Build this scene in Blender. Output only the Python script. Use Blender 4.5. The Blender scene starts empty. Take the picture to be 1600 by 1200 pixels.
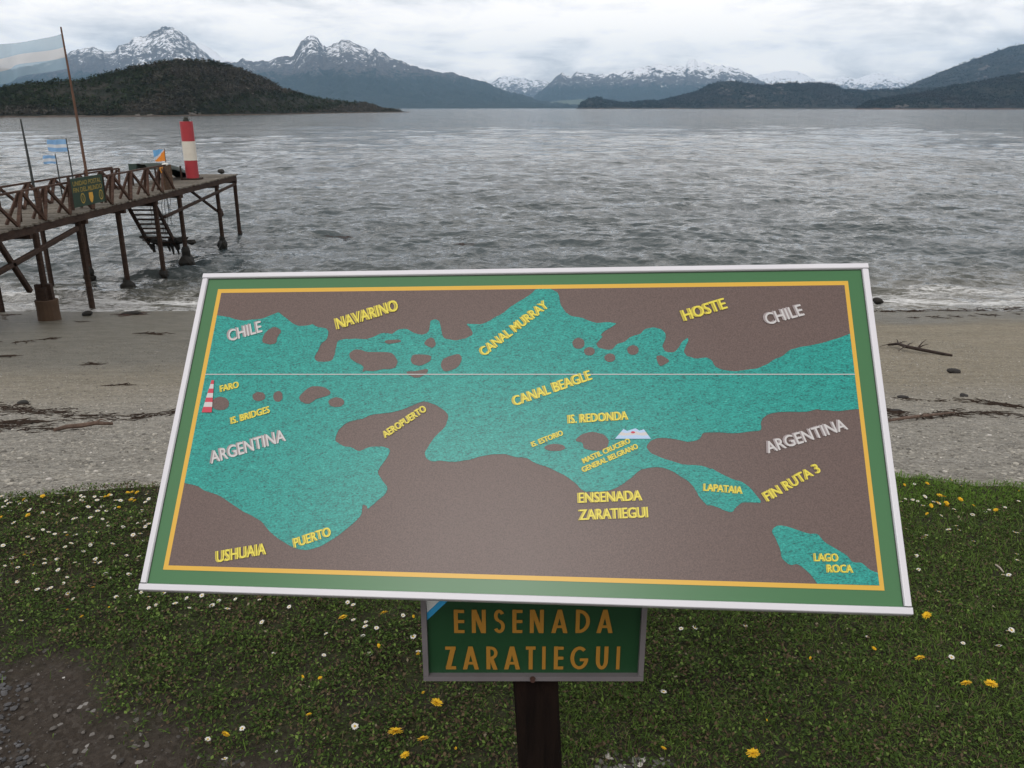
import bpy, math, random
import numpy as np
from mathutils import Matrix, Vector
R_ = math.radians
# ---------------------------------------------------------------- camera
FPX, PITCH = 1290.0, 18.4949
SC = bpy.context.scene
cam_d = bpy.data.cameras.new("camera"); cam_o = bpy.data.objects.new("camera", cam_d)
SC.collection.objects.link(cam_o); SC.camera = cam_o
cam_d.sensor_width = 36; cam_d.lens = FPX/1600*36; cam_d.clip_start = 0.05; cam_d.clip_end = 90000
CAM = np.array([0, 0, 1.6]); cam_o.location = (0, 0, 1.6); cam_o.rotation_euler = (R_(90-PITCH), 0, 0)
# ---------------------------------------------------------------- world, sun, exposure
SUN_EL, SUN_AZ = 48, 200
w = bpy.data.worlds.new("World"); SC.world = w; w.use_nodes = True
SC.view_settings.view_transform = 'Standard'; SC.view_settings.look = 'None'
SC.view_settings.exposure = 0.24; SC.view_settings.gamma = 1
def build_world():
    nt = w.node_tree; nt.nodes.clear(); N = nt.nodes.new; L = nt.links.new
    out = N('ShaderNodeOutputWorld'); bg = N('ShaderNodeBackground'); bg.inputs[1].default_value = 0.1
    sky = N('ShaderNodeTexSky'); sky.sky_type = 'NISHITA'; sky.sun_disc = False
    sky.sun_elevation = R_(SUN_EL); sky.sun_rotation = R_(SUN_AZ)
    tc = N('ShaderNodeTexCoord'); sep = N('ShaderNodeSeparateXYZ'); L(tc.outputs['Generated'], sep.inputs[0])
    def math_(op, a, b=None, clamp=False):
        m = N('ShaderNodeMath'); m.operation = op; m.use_clamp = clamp
        for i, v in enumerate((a, b)):
            if v is None: continue
            if isinstance(v, (int, float)): m.inputs[i].default_value = v
            else: L(v, m.inputs[i])
        return m.outputs[0]
    zz = math_('ADD', math_('MAXIMUM', sep.outputs[2], 0.0), 0.20)
    px = math_('DIVIDE', sep.outputs[0], zz); py = math_('DIVIDE', sep.outputs[1], zz)
    cmb = N('ShaderNodeCombineXYZ'); L(px, cmb.inputs[0]); L(py, cmb.inputs[1])
    def noise(scale, detail, rough, off, dist=0.0):
        mp = N('ShaderNodeMapping'); L(cmb.outputs[0], mp.inputs[0]); mp.inputs['Location'].default_value = off
        t = N('ShaderNodeTexNoise'); t.inputs['Scale'].default_value = scale; t.inputs['Detail'].default_value = detail
        t.inputs['Roughness'].default_value = rough; t.inputs['Distortion'].default_value = dist
        L(mp.outputs[0], t.inputs['Vector']); return t.outputs[0]
    a = noise(0.9, 7, 0.55, (3.1, 1.7, 0), 0.5); b = noise(2.6, 9, 0.62, (7.3, 2.2, 1), 0.4)
    s = math_('ADD', math_('MULTIPLY', a, 0.62), math_('MULTIPLY', b, 0.38))
    cr = N('ShaderNodeValToRGB'); L(s, cr.inputs[0]); e = cr.color_ramp.elements
    e[0].position = 0.41; e[0].color = (0.56, 0.55, 0.56, 1); e[1].position = 0.56; e[1].color = (1.06, 0.99, 0.92, 1)
    m1 = cr.color_ramp.elements.new(0.46); m1.color = (0.75, 0.725, 0.715, 1)
    m2 = cr.color_ramp.elements.new(0.515); m2.color = (0.95, 0.90, 0.86, 1)
    sc = N('ShaderNodeVectorMath'); sc.operation = 'SCALE'; L(cr.outputs[0], sc.inputs[0]); sc.inputs['Scale'].default_value = 12.2
    mx = N('ShaderNodeMix'); mx.data_type = 'RGBA'; mx.inputs[0].default_value = 0.93
    L(sky.outputs[0], mx.inputs['A']); L(sc.outputs[0], mx.inputs['B']); L(mx.outputs['Result'], bg.inputs[0]); L(bg.outputs[0], out.inputs[0])
build_world()
sun_d = bpy.data.lights.new("sun", 'SUN'); sun_d.energy = 0.9; sun_d.angle = R_(20); sun_d.color = (1, 0.97, 0.93)
sun_o = bpy.data.objects.new("sun", sun_d); SC.collection.objects.link(sun_o)
_d = Vector((math.sin(R_(SUN_AZ))*math.cos(R_(SUN_EL)), math.cos(R_(SUN_AZ))*math.cos(R_(SUN_EL)), math.sin(R_(SUN_EL))))
sun_o.rotation_euler = _d.to_track_quat('Z', 'Y').to_euler()
rng = np.random.default_rng(7); random.seed(7)
# ---------------------------------------------------------------- picking helpers (where a thing stands, from what the photo shows)
_p = R_(PITCH); FW = np.array([0, math.cos(_p), -math.sin(_p)]); UP = np.array([0, math.sin(_p), math.cos(_p)]); RT = np.array([1., 0, 0])
def ray(u, v): return FPX*FW + (u-800.)*RT - (v-600.)*UP
def on(u, v, ax, val):
    d = ray(u, v); return CAM + d*((val-CAM[ax])/d[ax])
ZW = -3.84
# ---------------------------------------------------------------- numpy noise
_tab = np.random.default_rng(11).random((512, 512))
def vnoise(x, y, s=0):
    x = np.asarray(x, float)+s*17.31; y = np.asarray(y, float)+s*9.77
    xi = np.floor(x).astype(int); yi = np.floor(y).astype(int); fx = x-xi; fy = y-yi
    fx = fx*fx*(3-2*fx); fy = fy*fy*(3-2*fy); g = lambda a, b: _tab[a & 511, b & 511]
    return (g(xi, yi)*(1-fx)+g(xi+1, yi)*fx)*(1-fy)+(g(xi, yi+1)*(1-fx)+g(xi+1, yi+1)*fx)*fy
def fbm(x, y, o=5, s=0, r=0.5):
    t = 0; a = 1; n = 0
    for k in range(o):
        t = t+a*(vnoise(x*2**k, y*2**k, s+k*3)*2-1); n += a; a *= r
    return t/n
def ridged(x, y, o=5, s=0):
    t = 0; a = 1; n = 0
    for k in range(o):
        t = t+a*(1-np.abs(vnoise(x*2**k, y*2**k, s+k*3)*2-1)*2); n += a; a *= 0.55
    return t/n
def sstep(a, b, x): t = np.clip((x-a)/(b-a), 0, 1); return t*t*(3-2*t)
# ---------------------------------------------------------------- objects
def tag(o, label=None, cat=None, group=None, kind=None):
    if label: o['label'] = label
    if cat: o['category'] = cat
    if group: o['group'] = group
    if kind: o['kind'] = kind
    return o
def thing(name, label, cat, loc=(0, 0, 0), group=None):
    o = bpy.data.objects.new(name, None); SC.collection.objects.link(o); o.location = loc; o.empty_display_size = 0.2
    return tag(o, label, cat, group)
def link(name, me, mats=None, parent=None):
    o = bpy.data.objects.new(name, me); SC.collection.objects.link(o)
    if mats:
        for m in (mats if isinstance(mats, (list, tuple)) else [mats]): me.materials.append(m)
    if parent: o.parent = parent
    return o
def root_loc(p):
    v = np.zeros(3)
    while p is not None: v += np.array(p.location); p = p.parent
    return v
class MB:
    def __init__(s): s.v = []; s.f = []; s.m = []; s.mi = 0
    def add(s, vs, fs):
        b = len(s.v); s.v += [tuple(map(float, q)) for q in vs]; s.f += [tuple(b+i for i in f) for f in fs]; s.m += [s.mi]*len(fs); return s
    def box(s, c, size, rot=None):
        hx, hy, hz = [q/2 for q in size]
        vs = [Vector((x*hx, y*hy, z*hz)) for x in (-1, 1) for y in (-1, 1) for z in (-1, 1)]
        if rot is not None: vs = [rot @ q for q in vs]
        c = Vector([float(q) for q in c])
        return s.add([q+c for q in vs], [(0, 1, 3, 2), (4, 6, 7, 5), (0, 4, 5, 1), (2, 3, 7, 6), (0, 2, 6, 4), (1, 5, 7, 3)])
    def beam(s, a, b, w, h, up=(0, 0, 1), chamfer=0):
        a = Vector([float(q) for q in a]); b = Vector([float(q) for q in b]); d = (b-a).normalized(); up = Vector(up)
        if abs(d.dot(up)) > 0.98: up = Vector((0, 1, 0))
        x = d.cross(up).normalized(); y = x.cross(d).normalized()
        prof = [(-1, -1), (1, -1), (1, 1), (-1, 1)]
        if chamfer:
            k = 1-chamfer; prof = [(-k, -1), (k, -1), (1, -k), (1, k), (k, 1), (-k, 1), (-1, k), (-1, -k)]
        n = len(prof); vs = [p+x*(q[0]*w/2)+y*(q[1]*h/2) for p in (a, b) for q in prof]
        fs = [tuple(range(n))[::-1], tuple(range(n, 2*n))]+[(i, (i+1) % n, n+(i+1) % n, n+i) for i in range(n)]
        return s.add(vs, fs)
    def tube(s, pts, r, n=8, cap=True):
        pts = [Vector([float(c) for c in q]) for q in pts]; rs = r if isinstance(r, (list, tuple)) else [r]*len(pts); vs = []
        for i, q in enumerate(pts):
            d = (pts[min(i+1, len(pts)-1)]-pts[max(i-1, 0)]).normalized()
            up = Vector((0, 0, 1)) if abs(d.z) < 0.95 else Vector((0, 1, 0))
            x = d.cross(up).normalized(); y = x.cross(d)
            vs += [q+(x*math.cos(2*math.pi*k/n)+y*math.sin(2*math.pi*k/n))*rs[i] for k in range(n)]
        fs = [(i*n+k, i*n+(k+1) % n, (i+1)*n+(k+1) % n, (i+1)*n+k) for i in range(len(pts)-1) for k in range(n)]
        if cap: fs += [tuple(range(n))[::-1], tuple(range((len(pts)-1)*n, len(pts)*n))]
        return s.add(vs, fs)
    def blob(s, c, r, seed=0, amp=0.3, sub=2, sq=(1, 1, 1)):
        import bmesh
        bm = bmesh.new(); bmesh.ops.create_icosphere(bm, subdivisions=sub, radius=1); rr = random.Random(seed)
        ph = [Vector((rr.uniform(-1, 1), rr.uniform(-1, 1), rr.uniform(-1, 1))).normalized() for _ in range(9)]; am = [rr.uniform(-1, 1)*amp for _ in ph]
        vs = []
        for v in bm.verts:
            k = 1+sum(a*max(0, v.co.dot(p))**3 for a, p in zip(am, ph))+rr.uniform(-.12, .12)*amp
            vs.append((c[0]+v.co.x*k*r*sq[0], c[1]+v.co.y*k*r*sq[1], c[2]+v.co.z*k*r*sq[2]))
        fs = [tuple(v.index for v in f.verts) for f in bm.faces]; bm.free(); return s.add(vs, fs)
    def build(s, name, mats, parent=None, smooth=False):
        o = root_loc(parent); me = bpy.data.meshes.new(name)
        me.from_pydata([(a-o[0], b-o[1], c-o[2]) for a, b, c in s.v], [], s.f)
        for p, m in zip(me.polygons, s.m): p.material_index = m; p.use_smooth = smooth
        me.update(); return link(name, me, mats, parent)
def np_mesh(name, V, F, mats=None, smooth=True, attrs=None, parent=None):
    """V (n,3), F (m,k) with k 3 or 4"""
    me = bpy.data.meshes.new(name); V = np.asarray(V, np.float32); F = np.asarray(F, np.int32); k = F.shape[1]
    me.vertices.add(len(V)); me.vertices.foreach_set('co', V.ravel())
    me.loops.add(F.size); me.loops.foreach_set('vertex_index', F.ravel())
    me.polygons.add(len(F)); me.polygons.foreach_set('loop_start', np.arange(0, F.size, k, dtype=np.int32))
    me.polygons.foreach_set('use_smooth', np.full(len(F), smooth)); me.update(calc_edges=True); me.validate()
    for nm, a in (attrs or {}).items():
        if a.ndim == 1: at = me.attributes.new(nm, 'FLOAT', 'POINT'); at.data.foreach_set('value', a.astype(np.float32))
        else: at = me.attributes.new(nm, 'FLOAT_COLOR', 'POINT'); at.data.foreach_set('color', np.c_[a, np.ones(len(a))].astype(np.float32).ravel())
    return link(name, me, mats, parent)
def grid_faces(r, c):
    i = np.arange(r-1)[:, None]*c+np.arange(c-1)[None]; return np.stack([i, i+1, i+c+1, i+c], -1).reshape(-1, 4)
# ---------------------------------------------------------------- materials
class Mat:
    def __init__(s, name, rough=0.8, spec=0.3, metal=0.0):
        s.m = bpy.data.materials.new(name); s.m.use_nodes = True; s.nt = s.m.node_tree
        s.b = s.nt.nodes['Principled BSDF']; s.b.inputs['Roughness'].default_value = rough
        s.b.inputs['Specular IOR Level'].default_value = spec; s.b.inputs['Metallic'].default_value = metal
        s.tc = s.nt.nodes.new('ShaderNodeTexCoord'); s.co = s.tc.outputs['Object']
    def N(s, t): return s.nt.nodes.new(t)
    def L(s, a, b): s.nt.links.new(a, b)
    def set(s, inp, v):
        if isinstance(v, (int, float)): inp.default_value = v
        elif isinstance(v, (tuple, list)): inp.default_value = tuple(v)+((1,) if len(v) == 3 and inp.type == 'RGBA' else ())
        else: s.L(v, inp)
    def map(s, scale=(1, 1, 1), rot=(0, 0, 0), loc=(0, 0, 0), src=None):
        m = s.N('ShaderNodeMapping'); s.L(src or s.co, m.inputs[0]); m.inputs['Scale'].default_value = scale; m.inputs['Rotation'].default_value = rot; m.inputs['Location'].default_value = loc; return m.outputs[0]
    def noise(s, scale, detail=4, rough=0.55, vec=None, dist=0.0):
        t = s.N('ShaderNodeTexNoise'); s.L(vec or s.co, t.inputs['Vector']); t.inputs['Scale'].default_value = scale
        t.inputs['Detail'].default_value = detail; t.inputs['Roughness'].default_value = rough; t.inputs['Distortion'].default_value = dist; return t.outputs[0]
    def voro(s, scale, vec=None, out='Color', feat='F1', rand=1.0):
        t = s.N('ShaderNodeTexVoronoi'); s.L(vec or s.co, t.inputs['Vector']); t.feature = feat; t.inputs['Scale'].default_value = scale; t.inputs['Randomness'].default_value = rand; return t.outputs[out]
    def attr(s, name, out='Fac'):
        a = s.N('ShaderNodeAttribute'); a.attribute_name = name; return a.outputs[out]
    def sep(s, v): x = s.N('ShaderNodeSeparateXYZ'); s.L(v, x.inputs[0]); return x.outputs
    def comb(s, x, y, z):
        c = s.N('ShaderNodeCombineXYZ')
        for i, q in enumerate((x, y, z)): s.set(c.inputs[i], q)
        return c.outputs[0]
    def math(s, op, a, b=0.0, clamp=False):
        m = s.N('ShaderNodeMath'); m.operation = op; m.use_clamp = clamp; s.set(m.inputs[0], a); s.set(m.inputs[1], b); return m.outputs[0]
    def rng(s, v, a, b, c=0.0, d=1.0):
        m = s.N('ShaderNodeMapRange'); s.L(v, m.inputs[0]); m.inputs[1].default_value = a; m.inputs[2].default_value = b; m.inputs[3].default_value = c; m.inputs[4].default_value = d; return m.outputs[0]
    def ramp(s, v, stops, interp='LINEAR'):
        r = s.N('ShaderNodeValToRGB'); s.L(v, r.inputs[0]); r.color_ramp.interpolation = interp; e = r.color_ramp.elements
        while len(e) < len(stops): e.new(0.5)
        for q, (p, c) in zip(e, stops): q.position = p; q.color = tuple(c)+(1,)
        return r.outputs[0]
    def mix(s, f, a, b, mode='MIX'):
        m = s.N('ShaderNodeMix'); m.data_type = 'RGBA'; m.blend_type = mode; s.set(m.inputs[0], f); s.set(m.inputs['A'], a); s.set(m.inputs['B'], b); return m.outputs['Result']
    def col(s, v): s.set(s.b.inputs['Base Color'], v); return s
    def rough(s, v): s.set(s.b.inputs['Roughness'], v); return s
    def bump(s, h, strength=0.5, dist=0.01, prev=None):
        b = s.N('ShaderNodeBump'); s.L(h, b.inputs['Height']); b.inputs['Strength'].default_value = strength; b.inputs['Distance'].default_value = dist
        if prev is not None: s.L(prev, b.inputs['Normal'])
        s.L(b.outputs[0], s.b.inputs['Normal']); return b.outputs[0]
def plain(name, c, rough=0.7, spec=0.3, metal=0.0, var=0.15, scale=8.0, bump=0.0):
    m = Mat(name, rough, spec, metal); n = m.noise(scale, 5, 0.6)
    m.col(m.mix(n, tuple(q*(1-var) for q in c), tuple(min(1, q*(1+var)) for q in c)))
    if bump: m.bump(m.noise(scale*4, 4), bump, 0.01)
    return m.m
def wood(name, c1, c2, axis=(1, 1, 12), scale=6, rough=0.85):
    m = Mat(name, rough, 0.2); v = m.map(scale=axis); n = m.noise(scale, 8, 0.65, v, 0.5); n2 = m.noise(1.3, 3)
    m.col(m.mix(m.rng(n2, .3, .7), m.ramp(n, [(.3, c1), (.7, c2)]), m.ramp(n, [(.3, tuple(q*.6 for q in c1)), (.7, tuple(q*.75 for q in c2))])))
    m.bump(n, 0.6, 0.006); return m.m
# ================================================================ GROUND
_ex = [-9, -2.2, -1.56, 0, 1.75, 2.26, 9]; _ey = [3.1, 3.2, 3.34, 3.46, 3.44, 3.31, 3.1]
def edge_y(x): return np.interp(x, _ex, _ey)
def beach_z(x, y):
    t = np.maximum(y-edge_y(np.clip(x, -9, 9)), 0)
    z = -0.195*t*np.clip(t/1.2, 0, 1)**0.3-0.42*np.sin(np.clip(t/19.4, 0, 1)*math.pi)+0.035*fbm(x*.35, y*.6, 3, 4)*np.clip(t, 0, 1)
    return np.maximum(z, -8.5)-0.012-.10*sstep(.02, -.12, y-edge_y(np.clip(x, -9, 9)))
def lawn_z(x, y): return 0.02*fbm(x*1.3, y*1.3, 3, 8)+0.012*fbm(x*5, y*5, 3, 12)
def ground_at(u, v):
    d = ray(u, v); t = 0.3/FPX
    for _ in range(4000):
        p = CAM+d*t
        h = lawn_z(p[0], p[1]) if p[1] < edge_y(p[0]) else max(float(beach_z(p[0], p[1])), ZW)
        if p[2] <= h: return np.array([p[0], p[1], float(h)])
        t += max((p[2]-h)*0.35, 0.002)/FPX
    return p
# beach: one sheet from behind the camera to deep under the water, and wide enough for any side view
def build_beach():
    ys = np.r_[np.linspace(-60, 2.4, 14), np.linspace(2.6, 30, 420), np.linspace(31, 80, 20)]
    q = np.linspace(-1, 1, 421); xs = 9*q+70*np.sign(q)*np.abs(q)**5
    X, Y = np.meshgrid(xs, ys); Z = beach_z(X, Y)
    Z = Z+0.006*fbm(X*6, Y*6, 3, 30)*(Y > 3)
    m = Mat('beach_pebbles', 0.85, 0.25); sx = m.sep(m.co); y = sx[1]; x = sx[0]
    yn = m.math('ADD', m.math('ADD', y, m.math('MULTIPLY', m.noise(0.35, 4), 5.0)), -2.5)
    peb = m.voro(75, out='Color'); pv = m.sep(peb)[0]; peb2 = m.sep(m.voro(23, out='Color'))[1]
    fine = m.rng(m.noise(20, 8, .85), .3, .7); mid = m.noise(6, 5, 0.65)
    tone = m.math('ADD', m.math('MULTIPLY', pv, .5), m.math('ADD', m.math('MULTIPLY', peb2, .2), m.math('MULTIPLY', fine, .3)))
    grey = m.ramp(tone, [(.12, (.075, .070, .060)), (.45, (.215, .203, .178)), (.68, (.32, .305, .27)), (.9, (.46, .44, .39))])
    sand = m.ramp(tone, [(.15, (.10, .085, .058)), (.5, (.215, .188, .138)), (.85, (.35, .31, .235))])
    wet = m.ramp(tone, [(.15, (.055, .050, .036)), (.5, (.094, .087, .064)), (.85, (.135, .125, .095))])
    c = m.mix(m.rng(yn, 6.5, 10.5), grey, sand)
    leftw = m.math('MULTIPLY', m.rng(yn, 9.0, 13.0), m.rng(m.math('ADD', x, m.math('MULTIPLY', mid, 3)), 6.0, -2.0))
    wetf = m.math('MAXIMUM', leftw, m.rng(yn, 19.3, 21.2))
    c = m.mix(wetf, c, wet)
    band = m.noise(1.0, 5, .6, m.map(scale=(.25, 1.6, 1))); c = m.mix(m.rng(band, .45, .68, 0, .35), c, m.mix(.5, c, (.05, .045, .032)))
    c = m.mix(m.rng(mid, .35, .75, 0, .45), c, m.mix(.6, c, (.05, .045, .032))); g5 = m.noise(3.2, 9, .8, m.map(scale=(.6, 1.5, 1))); c = m.mix(m.rng(g5, .42, .66, 0, .6), c, m.mix(.45, c, (.40, .38, .32)))
    m.col(c); m.rough(m.rng(wetf, 0, 1, .9, .42))
    b = m.bump(m.math('ADD', m.voro(75, out='Distance'), m.math('MULTIPLY', m.voro(23, out='Distance'), 1.2)), 0.7, 0.03)
    m.bump(m.noise(2.2, 5, .6, m.map(scale=(.5, 1.4, 1))), 0.5, 0.08, b)
    np_mesh('beach', np.c_[X.ravel(), Y.ravel(), Z.ravel()], grid_faces(len(ys), len(xs)), m.m)
    tag(bpy.data.objects['beach'], kind='structure')
build_beach()
def bare_mask(x, y):
    """1 where the turf is worn to gravelly soil"""
    n = fbm(x*4, y*4, 4, 40)*.32
    a = sstep(.12, -.22, y-(2.52-(x+1.8)*.70)+n)
    b = sstep(.16, .02, np.hypot((x-.27)*.9, y-1.63)+n*.35)
    return np.maximum(a*(x < .2), b)
def green_mask(x, y): return sstep(-.25, .5, fbm(x*1.5+3, y*1.5, 3, 60)+.45*np.tanh((x-.2)*1.2))
def build_lawn():
    xs = np.linspace(-14, 14, 700); q = np.linspace(0, 1, 260); s = np.r_[np.linspace(-14, .95, 20), 1.0+q*2.6]
    X, S = np.meshgrid(xs, s); t = np.clip((S-1)/2.6, 0, 1)
    E = edge_y(X)+.05*fbm(X*3, X*0+2, 4, 21)+.02
    Y = np.where(S < 1, S, 1+t*(E-1)); Z = lawn_z(X, Y); Z = Z-(t > .995)*.03+.004*(t > 0)*fbm(X*30, Y*30, 2, 3)
    bm_ = bare_mask(X, Y); Z = Z-.012*bm_; gm = green_mask(X, Y)
    m = Mat('lawn_soil', 0.95, 0.15); n = m.noise(60, 5, .7); n2 = m.noise(9, 5, .6)
    turf = m.mix(m.rng(n2, .35, .65), m.ramp(n, [(.3, (.014, .016, .007)), (.7, (.045, .052, .022))]), m.ramp(n, [(.3, (.014, .012, .009)), (.7, (.040, .035, .025))]))
    st = m.sep(m.voro(85, out='Color'))[0]; st2 = m.voro(38, out='Distance')
    soil = m.mix(m.rng(n2, .3, .7), m.ramp(st, [(.0, (.024, .019, .015)), (.6, (.042, .034, .028)), (1, (.070, .061, .054))]), m.ramp(n, [(.3, (.024, .019, .015)), (.7, (.058, .048, .039))]))
    soil = m.mix(m.rng(st, .985, .995), soil, (.22, .21, .2))
    m.col(m.mix(m.attr('bare'), turf, soil)); m.bump(m.math('ADD', m.math('MULTIPLY', n, 1.2), m.math('SUBTRACT', 0.6, st2)), .8, .012)
    np_mesh('lawn', np.c_[X.ravel(), Y.ravel(), Z.ravel()], grid_faces(len(s), len(xs)), m.m, attrs={'bare': bm_.ravel()})
    tag(bpy.data.objects['lawn'], kind='structure')
build_lawn()
# turf: hundreds of thousands of leaves and blades
def lawn_points(n, x0=-4.6, x1=4.6, y0=1.0, ext=0.03):
    x = rng.uniform(x0, x1, n); y = rng.uniform(y0, 3.55, n)
    k = (y < edge_y(x)+ext+.06*fbm(x*3, x*0+2, 4, 21)) & (np.abs(x) < 1.7+y*.85) & (rng.random(n) < np.clip(1.25-.45*np.maximum(np.abs(x)-.95-y*.72, 0)/.8, .3, 1)); return x[k], y[k]
def build_turf():
    # small broad leaves (clover, moss, daisy rosettes)
    x, y = lawn_points(760000); b = bare_mask(x, y); g = green_mask(x, y)
    keep = rng.random(len(x)) > b*1.05-.02; clump = fbm(x*14, y*14, 3, 5); keep &= rng.random(len(x)) < (.72+.8*clump)*(1-.42*g)
    x, y, g, clump = x[keep], y[keep], g[keep], clump[keep]; n = len(x)
    z = lawn_z(x, y)+rng.uniform(0, .016, n)+.014*clump
    L = rng.uniform(.005, .0145, n); W = L*rng.uniform(.45, .8, n); a = rng.uniform(0, 2*np.pi, n); tl = rng.uniform(-.15, 1.0, n)
    dx = np.stack([np.cos(a)*np.cos(tl), np.sin(a)*np.cos(tl), np.sin(tl)], 1); sx = np.stack([-np.sin(a), np.cos(a), rng.uniform(-.35, .35, n)], 1)
    P = np.stack([x, y, z], 1); V = np.stack([P, P+dx*L[:, None]*.55+sx*W[:, None]*.5, P+dx*L[:, None], P+dx*L[:, None]*.55-sx*W[:, None]*.5], 1).reshape(-1, 3)
    F = np.arange(4*n).reshape(n, 4)
    hue = rng.random(n); patch = np.clip(.5+.9*fbm(x*5, y*5, 3, 77), 0, 1)
    base = np.array([.062, .112, .020]); dark = np.array([.018, .031, .008]); brown = np.array([.115, .082, .048]); lite = np.array([.135, .205, .045])
    c = dark+(base-dark)*(hue*.9+.1*g)[:, None]; k = rng.random(n)
    c = np.where((k < .10+.32*(1-patch)*(1.15-.75*g))[:, None], brown*(.35+.75*rng.random(n))[:, None], c)
    c = np.where((k > .86)[:, None], lite*(.5+.6*rng.random(n))[:, None], c); c = np.where((k > .995)[:, None], np.array([.22, .19, .13]), c)
    moss = sstep(3.12, 3.2, y+.05*fbm(x*4, x*0, 3, 66))*sstep(.9, 1.3, x); c = c*(1-moss[:, None]*.8)+np.array([.085, .15, .022])*(.6+.6*hue)[:, None]*moss[:, None]*.8
    # grass blades
    x, y = lawn_points(460000); b = bare_mask(x, y); g2 = green_mask(x, y)
    keep = (rng.random(len(x)) > b*.97) & (rng.random(len(x)) < .25+1.2*g2); x, y, g2 = x[keep], y[keep], g2[keep]; m_ = len(x)
    z = lawn_z(x, y)-.003; L = rng.uniform(.010, .032, m_)*(1+.3*g2); W = rng.uniform(.0008, .0016, m_); a = rng.uniform(0, 2*np.pi, m_); tl = rng.uniform(.25, 1.35, m_)
    d1 = np.stack([np.cos(a)*np.cos(tl), np.sin(a)*np.cos(tl), np.sin(tl)], 1); t2 = tl-rng.uniform(.2, .9, m_); d2 = np.stack([np.cos(a)*np.cos(t2), np.sin(a)*np.cos(t2), np.sin(t2)], 1)
    sd = np.stack([-np.sin(a), np.cos(a), 0*a], 1)*W[:, None]; P = np.stack([x, y, z], 1); Q = P+d1*(L*.55)[:, None]; T = Q+d2*(L*.5)[:, None]
    V2 = np.stack([P-sd, P+sd, Q+sd*.8, Q-sd*.8, Q-sd*.8, Q+sd*.8, T+sd*.1, T-sd*.1], 1).reshape(-1, 3); F2 = np.arange(8*m_).reshape(-1, 4)
    c2 = np.array([.026, .046, .009])+(np.array([.095, .155, .028])-np.array([.026, .046, .009]))*rng.random(m_)[:, None]
    ms2 = (sstep(3.12, 3.2, y+.05*fbm(x*4, x*0, 3, 66))*sstep(.9, 1.3, x))[:, None]; c2 = c2*1.15*(1-ms2)+np.array([.10, .19, .025])*rng.uniform(.6, 1.2, (m_, 1))*ms2
    k = rng.random(m_); c2 = np.where((k < .12)[:, None], np.array([.13, .105, .062])*(.5+.6*rng.random(m_))[:, None], c2)
    m = Mat('turf_leaves', .7, .12); m.col(m.attr('tint', 'Color'))
    tr = m.N('ShaderNodeBsdfTranslucent'); m.L(m.attr('tint', 'Color'), tr.inputs[0]); ms = m.N('ShaderNodeMixShader'); ms.inputs[0].default_value = .22
    m.L(m.b.outputs[0], ms.inputs[1]); m.L(tr.outputs[0], ms.inputs[2]); m.L(ms.outputs[0], m.nt.nodes['Material Output'].inputs[0])
    a = np_mesh('ground_cover', V, F, m.m, smooth=False, attrs={'tint': np.repeat(c, 4, 0)}); tag(a, 'low dark green clover and moss leaves covering the lawn', 'ground cover', kind='stuff')
    a = np_mesh('grass', V2, F2, m.m, smooth=False, attrs={'tint': np.repeat(c2, 8, 0)}); tag(a, 'short green grass blades growing through the lawn', 'grass', kind='stuff')
build_turf()
# loose stones on the bare soil
def stones(name, label, X, Y, Z, S, cols, matname):
    ico = []
    t = (1+5**.5)/2
    base = np.array([(-1, t, 0), (1, t, 0), (-1, -t, 0), (1, -t, 0), (0, -1, t), (0, 1, t), (0, -1, -t), (0, 1, -t), (t, 0, -1), (t, 0, 1), (-t, 0, -1), (-t, 0, 1)])/1.9
    Fc = np.array([(0, 11, 5), (0, 5, 1), (0, 1, 7), (0, 7, 10), (0, 10, 11), (1, 5, 9), (5, 11, 4), (11, 10, 2), (10, 7, 6), (7, 1, 8), (3, 9, 4), (3, 4, 2), (3, 2, 6), (3, 6, 8), (3, 8, 9), (4, 9, 5), (2, 4, 11), (6, 2, 10), (8, 6, 7), (9, 8, 1)])
    n = len(X); V = base[None]*rng.uniform(.65, 1.2, (n, 12, 1))*np.stack([S*rng.uniform(.8, 1.4, n), S, S*rng.uniform(.4, .7, n)], 1)[:, None]
    a = rng.uniform(0, 2*np.pi, n)[:, None]; vx = V[..., 0]*np.cos(a)-V[..., 1]*np.sin(a); vy = V[..., 0]*np.sin(a)+V[..., 1]*np.cos(a)
    V = np.stack([vx+X[:, None], vy+Y[:, None], V[..., 2]+Z[:, None]], -1).reshape(-1, 3); F = (Fc[None]+(np.arange(n)*12)[:, None, None]).reshape(-1, 3)
    m = Mat(matname, .8, .3); m.col(m.attr('tint', 'Color'))
    o = np_mesh(name, V, F, m.m, smooth=False, attrs={'tint': np.repeat(cols, 12, 0)}); tag(o, label, 'gravel', kind='stuff')
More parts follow.
